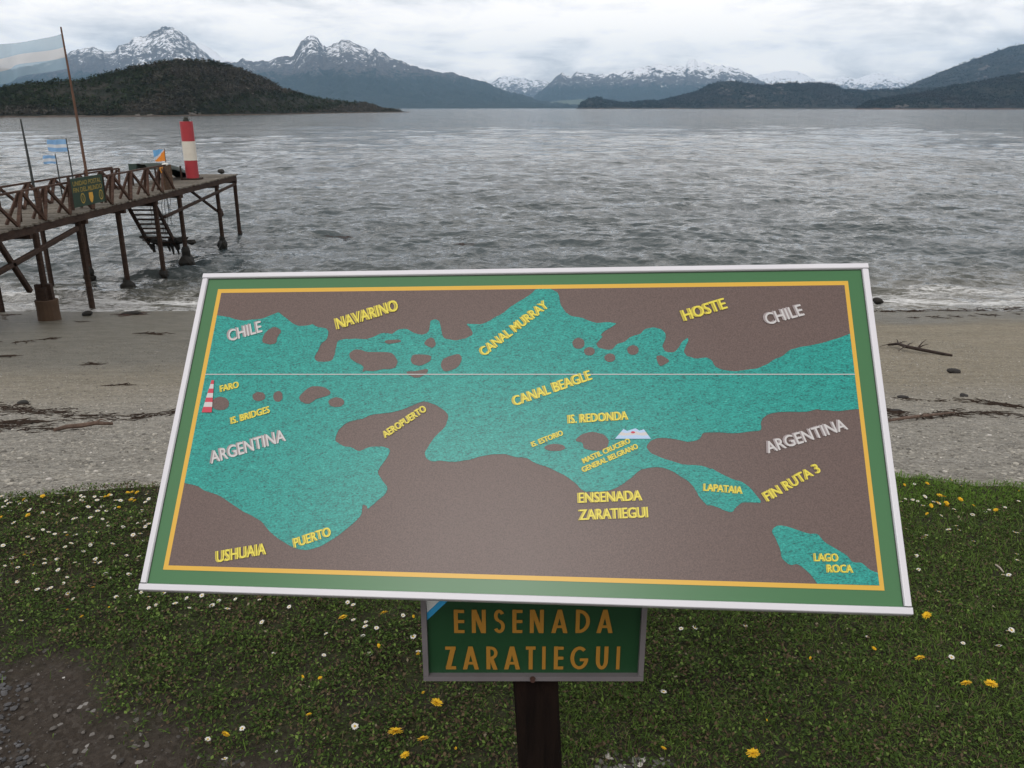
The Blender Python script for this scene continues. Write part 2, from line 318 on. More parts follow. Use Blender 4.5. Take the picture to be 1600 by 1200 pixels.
def build_stones():
    x, y = lawn_points(88000); b = bare_mask(x, y); k = rng.random(len(x)) < b*.20; x, y = x[k], y[k]; n = len(x)
    s = .0022+.006*rng.random(n)**4*1.5; cl = (np.array([.070, .064, .058])[None]*rng.uniform(.5, 1.6, (n, 1))); w_ = rng.random(n) < .012; cl[w_] = (.38, .37, .35)
    # the post's pebble patch
    n2 = 900; px_ = .27+rng.normal(0, .10, n2); py_ = 1.66+rng.normal(0, .09, n2); s2 = .003+.009*rng.random(n2)**3
    c2 = np.array([.11, .105, .10])[None]*rng.uniform(.3, 1.8, (n2, 1)); w_ = rng.random(n2) < .08; c2[w_] = (.5, .47, .43)
    # coarse grey gravel, far lower left
    n3 = 2600; gx = rng.uniform(-2.2, -1.0, n3); gy = rng.uniform(1.55, 2.25, n3); kk = gy+.25*fbm(gx*5, gy*5, 3, 9) < 1.95-(gx+1.4)*1.0; gx, gy = gx[kk], gy[kk]; n3 = len(gx)
    s3 = .003+.008*rng.random(n3)**2; c3 = np.array([.06, .06, .063])[None]*rng.uniform(.5, 1.5, (n3, 1))
    X = np.r_[x, px_, gx]; Y = np.r_[y, py_, gy]
    stones('gravel', 'small grey stones lying on the bare soil beside the lawn', X, Y, lawn_z(X, Y)-.008, np.r_[s, s2, s3], np.r_[cl, c2, c3], 'gravel_stones')
    # shingle on the upper beach
    n = 52000; x = rng.uniform(-9, 9, n); y = 3.4+rng.random(n)**1.3*13; s = rng.uniform(.003, .0085, n)*(1+.05*y)*np.where((y < 5.5) & (rng.random(n) < .4), 1.6, 1); c = np.array([.23, .218, .19])[None]*rng.uniform(.35, 1.5, (n, 1))
    w_ = rng.random(n) < .02; c[w_] = (.42, .4, .37)
    c *= (1-.35*sstep(9, 13, y)*(x < 2))[:, None]; k = (y > edge_y(x)-.02) & (np.abs(x) < y*.8) & (rng.random(n) < 1.1-.6*sstep(6, 11, y)); stones('shingle', 'loose grey shingle on the upper beach below the lawn', x[k], y[k], beach_z(x, y)[k], s[k], c[k], 'shingle_stones')
build_stones()
# ================================================================ WATER
def water_mat():
    m = Mat('sea_water', .12, .5); m.b.inputs['IOR'].default_value = 1.33
    fo = m.attr('foam'); sh = m.attr('shallow')
    gust = m.noise(.12, 14, .85, m.map(scale=(.8, 1, 1))); deep = m.mix(m.rng(gust, .42, .60), (.042, .055, .058), (.062, .077, .084))
    body = m.mix(sh, deep, (.085, .080, .062)); m.col(body); m.rough(m.rng(gust, .4, .62, .04, .10))
    prev = None
    for sc, st, dist, an in ((.02, .8, 6.5, 1.6), (.07, .9, 2.2, 1.5), (.3, .9, .62, 1.0), (1.0, .9, .22, .7), (2.6, .8, .085, .5), (8, .7, .026, .7)):
        v = m.map(scale=(an, 1, 1), rot=(0, 0, .12)); h = m.noise(sc, 4, .62, v, .3)
        b = m.N('ShaderNodeBump'); m.L(h, b.inputs['Height']); b.inputs['Strength'].default_value = st; b.inputs['Distance'].default_value = dist
        if prev is not None: m.L(prev, b.inputs['Normal'])
        prev = b.outputs[0]
    m.L(prev, m.b.inputs['Normal'])
    f = m.N('ShaderNodeBsdfDiffuse'); f.inputs[0].default_value = (.62, .63, .63, 1)
    fn = m.noise(5, 7, .72, m.map(scale=(.45, 1.3, 1)), 1.0); fn2 = m.noise(1.1, 4, .6, m.map(scale=(.3, 1.2, 1)), .5); fm = m.math('MULTIPLY', m.rng(m.math('ADD', m.math('ADD', m.math('MULTIPLY', fn, .75), m.math('MULTIPLY', fn2, .35)), m.math('MULTIPLY', fo, .20)), .70, .84, 0, .8), m.rng(fo, .02, .3))
    ms = m.N('ShaderNodeMixShader'); m.L(fm, ms.inputs[0]); m.L(m.b.outputs[0], ms.inputs[1]); m.L(f.outputs[0], ms.inputs[2]); m.L(ms.outputs[0], m.nt.nodes['Material Output'].inputs[0])
    return m.m
def build_water():
    vs = np.r_[np.arange(540, 170.2, -.5), np.array([169.8, 169.4, 169.0])]
    Yr = np.array([on(800, v, 2, ZW)[1] for v in vs]); Yr = np.r_[Yr[Yr < 18500], 19500.]
    us = np.linspace(-1.05, 1.05, 1100); Y = Yr[:, None]*np.ones(len(us))[None]; X = Yr[:, None]*us[None]
    dy = np.gradient(Yr)[:, None]; Z = np.zeros_like(X); r = np.random.default_rng(5); CR = np.zeros_like(X)
    warp = .6*fbm(X*.05, Y*.05, 2, 90)
    for k in range(64):
        lam = .45*(1.062**k)*r.uniform(.93, 1.07); a = r.normal(0, .55)+.12; kx, ky = math.sin(a), math.cos(a)
        w_ = 2*math.pi/lam; ph = w_*(kx*X+ky*Y)+warp*6+r.uniform(0, 6.28); amp = .0092*lam**.58*(1.3 if lam < 3 else .8)
        fade = sstep(.3, 3.4, lam/(2.0*dy+1e-6)); grp = .35+1.3*vnoise(X/(lam*5), Y/(lam*2.6), k)
        Z += amp*fade*grp*(np.exp(1.1*(np.sin(ph)-1))*1.7-.75)
    shore = 22.6+.6*np.tanh(X/6)+.5*fbm(X*.18, X*0, 3, 33)
    dS = Y-shore; damp = sstep(-.5, 6, dS)*.75+.25; Z *= damp
    # low breakers rolling in
    foam = np.zeros_like(X)
    for c, h, wd, s in ((2.4, .17, .55, 1), (4.9, .14, .8, 2), (8.6, .11, 1.1, 3), (13.5, .08, 1.4, 4)):
        cc = c+1.1*fbm(X*.16, X*0+s, 3, 50+s); st = np.clip(.35+1.1*fbm(X*.22, X*0+s, 2, 70+s), 0, 1); d = dS-cc
        Z += h*st*np.where(d < 0, np.exp(-(d/(wd*.45))**2), np.exp(-(d/(wd*1.3))**2)); foam += st*.75*np.exp(-((d+.25)/.5)**2)*(1 if s < 3 else .3)
    foam += .75*np.exp(-((dS-.9)/1.0)**2)+.25*np.exp(-((dS-2)/3.5)**2)+.12*sstep(20, 4, dS)
    Z = Z-.03*sstep(2, -1, dS)
    shal = sstep(9, -.5, dS)*.9
    o = np_mesh('sea', np.c_[X.ravel(), Y.ravel(), (Z+ZW).ravel()], grid_faces(len(Yr), len(us)), water_mat(), attrs={'foam': np.clip(foam, 0, 1).ravel(), 'shallow': shal.ravel()})
    tag(o, kind='structure'); return o
build_water()
# ================================================================ MOUNTAINS AND HILLS
def range_mesh(name, ridge, Yr, Yf, Yb, cols, rows, amp, mat, seed, jag=.5, gp=1.1, vfoot=None, gul=1.0, zf=None, smooth=True, capx=None):
    ru = [p[0] for p in ridge]; rv = [p[1] for p in ridge]; u = np.linspace(ru[0], ru[-1], cols); v = np.interp(u, ru, rv)
    v = v+jag*fbm(u*.16, u*0, 5, seed, .65)-jag*.9*(ridged(u*.11, u*0, 4, seed+9)-.3)
    if vfoot is not None:
        Yfa = np.array([on(0, q, 2, ZW)[1] for q in np.interp(u, [p[0] for p in vfoot], [p[1] for p in vfoot])]); Yra = Yfa*Yr; Yba = Yfa*Yb
    else: Yfa = np.full(cols, float(Yf)); Yra = np.full(cols, float(Yr)); Yba = np.full(cols, float(Yb))
    D = FPX*FW[None]+(u-800)[:, None]*RT[None]-(v-600)[:, None]*UP[None]; t = Yra/D[:, 1]; Xr = D[:, 0]*t; Zr = CAM[2]+D[:, 2]*t
    z0 = ZW-3 if zf is None else zf
    S = np.linspace(0, 1, rows)[:, None]; YY = Yfa+(Yra-Yfa)*S; XX = Xr*(YY/Yra); H = np.maximum(Zr-z0, .01)
    sc = 1/np.mean(Yra-Yfa); nx, ny = XX*sc*3, YY*sc*3
    nz = ridged(nx*1.2+.6*fbm(nx, ny, 3, seed+2), ny*.8, 6, seed)-.35
    ZZ = z0+H*(S**gp)*(1+amp*nz*(1-S)**1.5*gul); ZZ = ZZ+H.mean()*amp*.25*fbm(nx*6, ny*6, 4, seed+5)*np.sin(S*math.pi)
    B = np.linspace(0, 1, 9)[1:, None]; YB = Yra+(Yba-Yra)*B; XB = Xr*(YB/Yra); ZB = z0+H*(1-B)**1.3*(YB/Yra)*.98
    X = np.r_[XX, XB]; Y = np.r_[YY, YB]; Z = np.r_[ZZ, ZB]
    o = np_mesh(name, np.c_[X.ravel(), Y.ravel(), Z.ravel()], grid_faces(len(X), cols), mat, smooth=smooth); tag(o, kind='structure')
    return X, Y, Z
def mountain_mat(name, tree_z, snow_z, cover, rock=(.085, .080, .078), scale=1/900., forest=(.018, .026, .018), soft=300., zs=0.0):
    m = Mat(name, .9, .1); s = m.sep(m.co); z = s[2]
    n = m.noise(scale*2.2, 8, .62, None, .6); n2 = m.noise(scale*9, 8, .7, m.map(scale=(1, 1, .55)), 1.2); n3 = m.noise(scale*30, 5, .7)
    rk = m.mix(m.rng(n3, .3, .7), tuple(q*.4 for q in rock), tuple(q*1.7 for q in rock))
    zt = m.math('ADD', z, m.math('MULTIPLY', m.math('SUBTRACT', n2, .5), soft*5))
    base = m.mix(m.rng(zt, tree_z-soft*.2, tree_z+soft*.2), m.mix(n3, tuple(q*.6 for q in forest), tuple(q*1.4 for q in forest)), rk)
    g = m.N('ShaderNodeNewGeometry'); nz = m.sep(g.outputs['Normal'])[2]
    nv = m.noise(scale*16, 7, .7, m.map(scale=(1, 1, .35), rot=(.0, .5, 0)), 1.5)
    sig = m.math('ADD', m.math('ADD', m.math('MULTIPLY', nv, .6), m.math('MULTIPLY', n2, .5)), m.math('MULTIPLY', n, .4)); sig = m.math('ADD', sig, m.math('MULTIPLY', nz, .12))
    sig = m.math('ADD', sig, m.math('ADD', m.rng(m.math('ADD', z, m.math('MULTIPLY', m.math('SUBTRACT', m.noise(scale*7, 6, .7, None, 1.0), .5), 1300)), snow_z-soft, snow_z+soft, -.5, 0), m.rng(z, snow_z, snow_z+600, 0, zs)))
    f = m.rng(sig, .88-cover, .91-cover)
    m.col(m.mix(f, base, (.84, .85, .88))); m.bump(n2, .8, 1/scale*.05); return m.m
M1 = [(-260, 118), (-160, 100), (-90, 112), (-30, 104), (20, 108), (60, 100), (90, 92), (104, 85), (112, 80), (131, 76), (147, 73), (156, 78), (169, 81), (180, 78), (185, 71.5), (202, 67), (205, 62), (208, 59), (225, 57.5), (234, 53), (240, 48), (246, 47), (253, 42), (262, 43), (270, 42), (281, 48), (300, 65), (319, 81), (332, 92), (345, 97), (371, 97.5), (379, 90), (390, 96), (411, 94), (420, 97), (429, 91), (439, 89), (450, 88), (459, 86), (465, 75), (470, 65.6), (480, 57), (487.5, 54.8), (495, 58), (502, 67.5), (511, 75), (514, 72), (525, 66.5), (529, 66), (533, 62), (546, 64), (552, 67), (559, 70), (570, 75), (577, 78), (585, 75), (592, 80), (600, 82), (611, 90), (622, 95), (627, 95), (636, 100), (656, 106), (675, 110), (694, 114), (707, 113), (720, 118), (739, 124), (754, 126), (763, 130), (787, 140.6), (816, 148), (844, 156.6), (872, 160.5), (902, 164), (935, 169)]
M1b = [(290, 80), (309, 67), (324, 72), (337, 81), (349, 92), (362, 96), (400, 99), (440, 100), (600, 108), (640, 98), (656, 102.5), (675, 106), (694, 110), (707, 113), (720, 113), (739, 119), (752, 120), (762, 128), (772, 142)]
D1 = [(740, 140), (767, 129), (780, 121), (787, 118), (795, 119), (802, 117), (810, 121), (821, 121), (833, 126), (844, 125), (855, 126), (870, 135), (900, 150)]
M2 = [(815, 157), (834, 152), (850, 138), (860, 129), (870, 118.4), (879, 114), (885, 119), (893, 120), (901, 113), (916, 114), (930, 117), (955, 113), (977, 111), (998, 105.7), (1008, 104.6), (1028, 100), (1040, 101), (1060, 103), (1072, 102.5), (1074, 97), (1076, 93), (1085, 92), (1091, 98), (1100, 97), (1112, 101.4), (1125, 104.6), (1128, 100.4), (1134, 104), (1142, 104.6), (1153, 106.7), (1164, 112), (1179, 120.6), (1193, 128), (1220, 138), (1280, 150)]
D2 = [(1160, 128), (1180, 119), (1196, 115), (1227, 110), (1244, 111), (1259, 116.5), (1277, 127), (1293, 125.6), (1316, 119), (1337, 123), (1348, 120), (1364, 114), (1382, 112.5), (1403, 120), (1427, 129.5), (1460, 140), (1540, 152)]
H1 = [(900, 171), (903, 169), (908, 162), (919, 154.6), (934, 152), (949, 156.7), (972, 161), (992, 159.4), (1030, 156.7), (1051, 152.4), (1072, 148), (1091, 142), (1104, 134), (1121, 128.4), (1142, 126), (1162, 129), (1179, 132), (1200, 133.5), (1219, 130), (1280, 129.5), (1303, 132), (1319, 140), (1350, 141), (1408, 139), (1520, 136), (1680, 128)]
H2 = [(1330, 160), (1380, 147), (1408, 139), (1434, 127.7), (1469, 112.5), (1495, 103), (1521, 93), (1555, 81), (1581, 72), (1600, 69), (1680, 52), (1800, 40), (1950, 60)]
H3 = [(1336, 171), (1345, 165), (1358, 158), (1390, 152), (1427, 146.6), (1463, 141), (1482, 135), (1521, 129), (1560, 121), (1600, 114.6), (1700, 102), (1850, 95), (2000, 108)]
ISL = [(-420, 160), (-260, 150), (-120, 146), (0, 138), (28, 134), (56, 128.5), (84, 127.5), (112, 126.5), (131, 125), (150, 119.5), (169, 115), (187, 110.5), (206, 105.5), (225, 102.5), (245, 98), (262, 94.5), (282, 93.8), (300, 94.5), (337, 96.5), (356, 102), (375, 107), (394, 115), (412, 122), (422, 127.5), (440, 138), (459, 143), (478, 149), (497, 153.5), (525, 156), (547, 159), (572, 161.5), (585, 164), (592, 168), (600, 169.8), (619, 172), (640, 175.4)]
rock_snow = mountain_mat('mountain_rock_snow', 360, 470, .032, soft=120)
range_mesh('mountain_range_left', M1, 10500, 8000, 12300, 1300, 90, .42, rock_snow, 1, jag=1.9, gp=1.15)
range_mesh('mountain_range_snowy', M1b, 12800, 11800, 13800, 500, 30, .25, mountain_mat('mountain_snow_sheet', 200, 250, .35), 2, jag=1.0)
range_mesh('mountain_peak_distant', D1, 17500, 15500, 19000, 260, 40, .5, mountain_mat('mountain_snow_deep', 200, 260, .13, scale=1/700.), 3, jag=1.2)
range_mesh('mountain_range_middle', M2, 13800, 11600, 15200, 800, 80, .30, mountain_mat('mountain_rock_snow_middle', 330, 410, .055, soft=100, zs=.16), 4, jag=1.9, gp=1.5)
range_mesh('mountain_range_right', D2, 17000, 15300, 18800, 600, 50, .45, mountain_mat('mountain_snow_right', 220, 330, .07, soft=80, zs=.2), 6, jag=1.2)
range_mesh('hill_green_foreshore', [(780, 170), (830, 163), (870, 158), (905, 155), (960, 158), (1040, 163), (1080, 168)], 11200, 10600, 11550, 200, 12, .1, plain('foreshore_green', (.075, .095, .06), .9, scale=.004), 9, jag=.6)
def hill_mat(name, scale, fog=(.05, .047, .042)):
    m = Mat(name, .95, .1); n = m.noise(scale, 8, .66, m.map(scale=(1, 1, 2)), .8); n2 = m.noise(scale*5, 6, .7)
    c = m.ramp(n, [(.3, (.009, .012, .008)), (.48, (.018, .021, .014)), (.6, (.042, .038, .031)), (.72, (.075, .070, .062))]); m.col(m.mix(n2, m.mix(.5, c, (0, 0, 0)), c)); m.bump(n2, .8, 1/scale*.02); return m.m
VI = [(-420, 190), (0, 183.6), (250, 181.8), (400, 179.5), (550, 176.6), (640, 175.6)]
isl = range_mesh('island', ISL, 1.14, 1, 1.3, 900, 70, .22, hill_mat('island_ground', 1/18.), 12, jag=.7, gp=.85, vfoot=VI)
h1 = range_mesh('hill_headland', H1, 5000, 4300, 5600, 700, 40, .22, hill_mat('headland_ground', 1/90.), 14, jag=.9, gp=.9)
h2 = range_mesh('hill_wooded_slope', H2, 6800, 5300, 8000, 500, 50, .22, hill_mat('slope_ground', 1/140.), 15, jag=.9, gp=1.0)
h3 = range_mesh('hill_wooded_shore', H3, 3500, 3080, 3900, 600, 40, .25, hill_mat('shore_hill_ground', 1/60.), 16, jag=1.0, gp=.85)
def forest(name, label, G, n, s0, s1, seed, tints):
    """many small ragged tree crowns seated on a hill mesh G"""
    X, Y, Z = G; r = np.random.default_rng(seed); R, C = X.shape; fr = R-8
    i = np.clip(2+r.random(n)**.85*(fr-2), 0, fr-1); j = r.random(n)*(C-2); i0 = i.astype(int); j0 = j.astype(int); a = (j-j0)
    x = X[i0, j0]*(1-a)+X[i0, j0+1]*a; y = Y[i0, j0]*(1-a)+Y[i0, j0+1]*a; z = Z[i0, j0]*(1-a)+Z[i0, j0+1]*a
    dens = fbm(x/(s1*14), z/(s1*7), 4, seed); k = (z > ZW+s0*1.3) & (r.random(n) < .82+1.1*dens); x, y, z, dens = x[k], y[k], z[k], dens[k]; n = len(x)
    s = s0+(s1-s0)*r.random(n)**1.8; m6 = 9  # each crown: nine leaning leaf masses
    off = r.normal(0, .38, (n, m6, 3))*np.array([1, 1, .75]); P = np.stack([x, y, z+s*.45], 1)[:, None]+off*s[:, None, None]
    d = r.normal(0, 1, (n, m6, 3, 3)); d /= np.linalg.norm(d, axis=-1, keepdims=True); V = P[:, :, None]+d*(s[:, None, None, None]*r.uniform(.3, .55, (n, m6, 1, 1)))
    F = np.arange(n*m6*3).reshape(-1, 3); tn = np.array(tints); kk = np.clip((dens*1.6+.45+r.normal(0, .22, n))*len(tn), 0, len(tn)-1).astype(int)
    c = tn[kk]*r.uniform(.55, 1.35, (n, 1)); cc = np.repeat(c, m6*3, 0)*r.uniform(.8, 1.2, (n*m6*3, 1))
    m = Mat(name+'_crowns', .95, .05); m.col(m.attr('tint', 'Color'))
    o = np_mesh(name, V.reshape(-1, 3), F, m.m, smooth=False, attrs={'tint': cc}); tag(o, label, 'forest', kind='stuff')
TI = [(.026, .036, .019), (.020, .029, .016), (.034, .038, .024), (.050, .047, .037), (.070, .065, .055)]
TI2 = [(.011, .017, .011), (.008, .013, .009), (.015, .019, .013), (.028, .027, .023)]
forest('forest_island', 'scrubby dark evergreen woodland covering the near island on the left', isl, 30000, .9, 2.5, 3, TI)
forest('forest_headland', 'dark woodland covering the long low headland right of centre', h1, 20000, 4, 10, 4, TI2)
forest('forest_shore_hill', 'dark woodland on the nearest hill along the right shore', h3, 18000, 3, 7, 5, TI2)
forest('forest_slope', 'dark woodland on the tall sloping hill at the right edge', h2, 16000, 5, 12, 6, TI2)
# shoreline ledges of pale rock and brown weed at the water line
def shore_strip(name, G, h, m):
    X, Y, Z = G; x = X[0]; y = Y[0]; k = np.arange(len(x)); hh = h*(.5+.9*np.abs(fbm(k*.06, k*0, 4, 31)))
    rows = [np.c_[x, y-h*6, np.full_like(x, ZW-.4)], np.c_[x, y-h*2.0+h*fbm(k*.2, k*0, 3, 8), ZW+hh*.5], np.c_[x, y+h*1, ZW+hh], np.c_[x, y+h*16, ZW+hh*1.1]]
    o = np_mesh(name, np.concatenate(rows), grid_faces(4, len(x)), m); tag(o, kind='structure')
def ledge_mat(name, sc, c1, c2):
    m = Mat(name, .85, .2); n = m.noise(sc, 6, .7, m.map(scale=(1, 1, 3))); z = m.sep(m.co)[2]; m.col(m.ramp(n, [(.35, c1), (.7, c2)])); return m.m
shore_strip('shore_island', isl, .9, ledge_mat('island_ledge', .1, (.030, .020, .014), (.075, .058, .044)))
shore_strip('shore_right', h3, 4.5, ledge_mat('right_ledge', .02, (.050, .026, .018), (.10, .065, .050)))
shore_strip('shore_headland', h1, 3.5, ledge_mat('headland_ledge', .02, (.035, .028, .022), (.12, .10, .085)))
def outcrops(name, label, G, spots, m, seed):
    X, Y, Z = G; mb = MB(); r = random.Random(seed)
    u = 800+FPX*X[0]/(Y[0]*math.cos(_p)+5*math.sin(_p))
    for (uu, frac, wpx, hpx, cnt) in spots:
        for q in range(cnt):
            j = int(np.clip(np.searchsorted(u, uu+r.uniform(-wpx, wpx)), 0, X.shape[1]-1)); i = int(frac*(X.shape[0]-9)*r.uniform(.7, 1.3)); s = Y[i, j]/1290*hpx*r.uniform(.25, .8)
            mb.blob((X[i, j], Y[i, j]-s*.3, Z[i, j]), s, seed*100+q, .5, 1, (r.uniform(1, 2.2), .6, .9))
    o = mb.build(name, m); tag(o, label, 'rocks', kind='stuff')
paleR = plain('pale_rock', (.11, .10, .09), .9, scale=.3, var=.5)
outcrops('rocks_island', 'pale rock outcrops near the water line of the island', isl, [(225, .07, 14, 3.0, 14), (305, .07, 10, 2.6, 10), (590, .25, 30, 1.5, 12), (60, .1, 40, 1.4, 8), (120, .45, 20, 1.5, 7), (380, .5, 20, 1.6, 7)], paleR, 1)
greyR = plain('grey_cliff_rock', (.11, .10, .095), .9, scale=.05, var=.5)
outcrops('rocks_headland', 'grey cliff faces showing among the headland trees', h1, [(1125, .55, 12, 3.0, 12), (1165, .5, 10, 3, 10), (1190, .1, 25, 2.4, 12), (1215, .6, 10, 3, 8)], greyR, 2)
outcrops('rocks_right_slope', 'grey rock slabs showing on the tall right slope', h2, [(1520, .55, 14, 4, 16), (1500, .4, 8, 3, 8), (1590, .62, 8, 3, 8)], greyR, 3)
outcrops('rocks_right_shore', 'pale rocky bluff at the foot of the right shore hill', h3, [(1405, .18, 11, 3.2, 16), (1560, .12, 40, 1.2, 10)], paleR, 4)
#@@PART2
# ================================================================ PIER
M_dk = wood('pier_dark_timber', (.022, .013, .010), (.060, .038, .028), (1, 1, 4), 5)
M_red = wood('pier_rail_timber', (.035, .020, .015), (.105, .062, .045), (1, 1, 4), 7)
M_plank = wood('pier_grey_plank', (.075, .066, .055), (.20, .18, .15), (9, 1, 1), 3)
M_weed = plain('mussel_weed', (.012, .011, .009), .7, .3, var=.6, scale=12, bump=.8)
M_drum = plain('rusty_concrete', (.070, .046, .031), .9, .15, var=.45, scale=3.5, bump=.5)
M_steelpole = plain('pole_dark', (.03, .035, .035), .6)
M_rustpole = plain('pole_rusty', (.10, .055, .038), .8, var=.5, scale=4)
XN, XF, DZ = -11.9, -14.15, -1.10
def P(u, v, X): return tuple(on(u, v, 0, X))
def build_pier():
    t = thing('pier', 'weathered dark timber pier on thin posts running out into the bay at left', 'pier', (XN, 21.37, -3.6))
    # deck: planks across, their ends uneven along the near edge
    d = MB(); y = 12.0; r = random.Random(3)
    while y < 36.45:
        wd = r.uniform(.13, .17); e = r.uniform(-.05, .05); d.box(((XN+XF)/2+e, y+wd/2, DZ-.03+r.uniform(-.008, .008)), (XN-XF+.2+r.uniform(-.04, .04), wd-.012, .045)); y += wd
    d.build('deck', M_plank, t)
    for x in (XN+.04, (XN+XF)/2, XF-.04): s = MB(); s.beam((x, 12, DZ-.15), (x, 36.4, DZ-.15), .09, .19); s.build('stringer_beam', M_dk, t)
    near = [(20.6, -3.6), (23.15, ZW), (25.6, ZW), (28.0, ZW), (30.1, ZW), (34.05, ZW), (36.33, ZW), (17.6, -2.7), (14.2, -2.1)]
    far = [(22.45, ZW+.05), (25.3, ZW), (27.5, ZW), (17.6, -2.7), (14.2, -2.1)]
    foot = {25.6: .19, 28.0: .16, 30.1: .27, 34.05: .22, 36.33: .16, 27.5: .18, 25.3: .13, 30.3: .15, 34.0: .15, 36.3: .15}
    k = 0
    for lst, X0 in ((near, XN), (far, XF)):
        for y, zb in lst:
            X = X0
            k += 1; rr = random.Random(k); zlow = zb-1.2 if y > 22.3 else zb-.3
            q = MB(); wob = rr.uniform(-.02, .02); wdt = .135 if X0 == XN else .12
            X = {(XN, 20.6): -11.82, (XN, 23.15): -12.05, (XN, 25.6): -12.05, (XF, 25.3): -14.29, (XF, 22.45): -14.2}.get((X0, y), X0)
            q.tube([(X, y, DZ-.24), (X+wob*.5, y, -2.3), (X+wob, y+wob, zlow)], [wdt*.62, wdt*.58, wdt*.66], 7)
            po = q.build('post', M_dk, t)
            if y in foot:
                b = MB(); f = foot[y]; b.blob((X+wob-.03, y, zb+f*.35), f*1.05, k, .5, 2, (1.0, 1, 1.0)); b.blob((X+wob, y, zb+f*1.3), f*.72, k+50, .5, 2, (.85, .9, 1.4)); b.build('mussel_clump', M_weed, po)
            if X0 == XN and y == 20.6:
                b = MB(); n = 18
                prof = [(-4.1, .26), (-3.62, .26), (-3.60, .27), (-3.2, .265), (-3.03, .275), (-3.02, .24)]
                b.tube([(X-.03, y, z) for z, _ in prof], [r_ for _, r_ in prof], n); b.build('concrete_drum', M_drum, po)
                b = MB(); 
                for a in range(5): aa = a*1.26; b.beam((X-.03+.13*math.cos(aa), y+.13*math.sin(aa), -3.08), (X-.03+.12*math.cos(aa), y+.12*math.sin(aa), -2.62-.08*(a % 3)), .15, .12)
                b.build('splint', M_dk, po)
    # cross beams under the deck, one per pair of posts
    for y in (14.2, 17.6, 20.4, 23.2, 25.6, 28.0, 30.2, 34.05, 36.33):
        q = MB(); q.beam((XN+.08, y+.02, DZ-.30), (XF-.08, y+.02, DZ-.30), .12, .12); q.build('cross_beam', M_dk, t)
    def brace(a, b, w=.10):
        q = MB(); q.beam(a, b, w, w, chamfer=.3); q.build('brace', M_dk, t)
    brace(P(120, 357, XN+.1), P(-8, 429, XN+.1), .12)
    brace(P(-6, 374, XN+.1), P(47, 455, XN+.1), .12)
    brace(P(366, 288, XN+.1), P(257, 339, XN+.1), .10)
    brace(P(290, 292, XN-.12), P(345, 334, XN-.12), .09)
    brace((XN, 17.6, -1.45), (XN, 14.2, -2.0))
    q = MB(); q.blob(tuple(on(344, 332, 0, XN)), .15, 5, .5, 1, (.8, 1, 1.3)); q.build('joint_plate', M_dk, t)
    # railings: top rail and a zigzag of struts, near side and far side
    def railing(X, y0, y1, zt0, zt1, name, step, seed):
        rr = random.Random(seed); g = MB(); zt = lambda y: zt0+(zt1-zt0)*(y-y0)/(y1-y0)
        g.beam((X, y0, zt0), (X, y1, zt1), .065, .05)
        root = g.build(name, M_red, t); ys = []; y = y0
        while y < y1-.05: ys.append(y); y += step*rr.uniform(.9, 1.1)
        ys.append(y1)
        for i, (a, b) in enumerate(zip(ys[:-1], ys[1:])):
            s = MB(); dx = rr.uniform(-.02, .02)
            if i % 2 == 0: s.beam((X+.03, a, zt(a)-.02), (X+.20+dx, b, DZ), .075, .06)
            else: s.beam((X+.20+dx, a, DZ), (X+.03, b, zt(b)-.02), .075, .06)
            s.build('strut', M_red, root)
            s = MB(); c = a+(b-a)*.5
            if i % 2 == 0: s.beam((X-.05, a, zt(a)-.05), (X-.28, c, DZ), .07, .06)
            else: s.beam((X-.05, b, zt(b)-.05), (X-.28, c, DZ), .07, .06)
            s.build('strut', M_red, root)
        return root
    r1 = railing(XN-.12, 15.6, 29.55, -.36, -.28, 'railing', .62, 1)
    r2 = railing(XF+.22, 15.6, 30.1, -.47, -.43, 'railing', .72, 2)
    for y in (15.6, 17.4, 19.35, 21.35): s = MB(); s.beam((XN-.12, y, DZ), (XN-.12, y, -.32), .10, .10); s.build('rail_post', M_red, r1)
    s = MB(); a = P(133, 267, XF+.2); b = P(174, 262, XF+.2); s.beam(a, b, .07, .06); s.beam(a, (a[0], a[1], DZ), .08, .08); s.beam(b, (b[0], b[1], DZ), .08, .08); s.build('rail_post', M_red, r2)
    # boarded gate post with its orange shield
    g = MB()
    for i in range(5): g.box((XN-.12, 29.35+i*.14, DZ+.40), (.06, .125, .82+.02*(i % 2)))
    gp = g.build('boarded_panel', wood('rusty_board', (.06, .035, .022), (.15, .095, .06), (1, 1, 6), 5), t)
    e = MB(); a = P(251.5, 262, XN-.05); sc = .017
    pts = [(-3.6, 0), (3.6, 0), (3.6, -4), (1.8, -7), (0, -8), (-1.8, -7), (-3.6, -4)]
    yv = a[1]; vs = [(a[0], yv+px_*sc*2.0, a[2]+.02+py_*sc*1.6) for px_, py_ in pts]; e.add(vs+[(x+.015, y_, z) for x, y_, z in vs], [tuple(range(7)), tuple(range(7, 14))[::-1]]+[(i, i+7, (i+1) % 7+7, (i+1) % 7) for i in range(7)])
    e.mi = 1; e.box((a[0]+.018, yv, a[2]-.06), (.012, .07, .11)); e.build('shield', [plain('orange_paint', (.55, .22, .03)), plain('shield_brown', (.08, .05, .03))], gp)
    e = MB(); e.blob((XN-.15, 29.62, -.26), .12, 2, .3, 2, (.8, 1.5, .5)); e.build('cap', plain('cap_white', (.55, .55, .52)), gp)
    # stair down to the water on the far side
    sx0, sx1 = -13.75, -12.75; A0 = on(197, 317, 0, sx0); B0 = on(233, 381, 0, sx0); L_ = B0-A0
    st = MB(); st.box(((sx0+sx1)/2, A0[1]-.05, A0[2]), (sx1-sx0+.1, .08, .14)); so = st.build('stair', M_dk, t)
    st = MB(); st.beam(A0, B0, .06, .16); st.build('stair_side', M_dk, so); st = MB(); st.beam((sx1, A0[1], A0[2]), (sx1, B0[1], B0[2]), .06, .16); st.build('stair_side', M_dk, so)
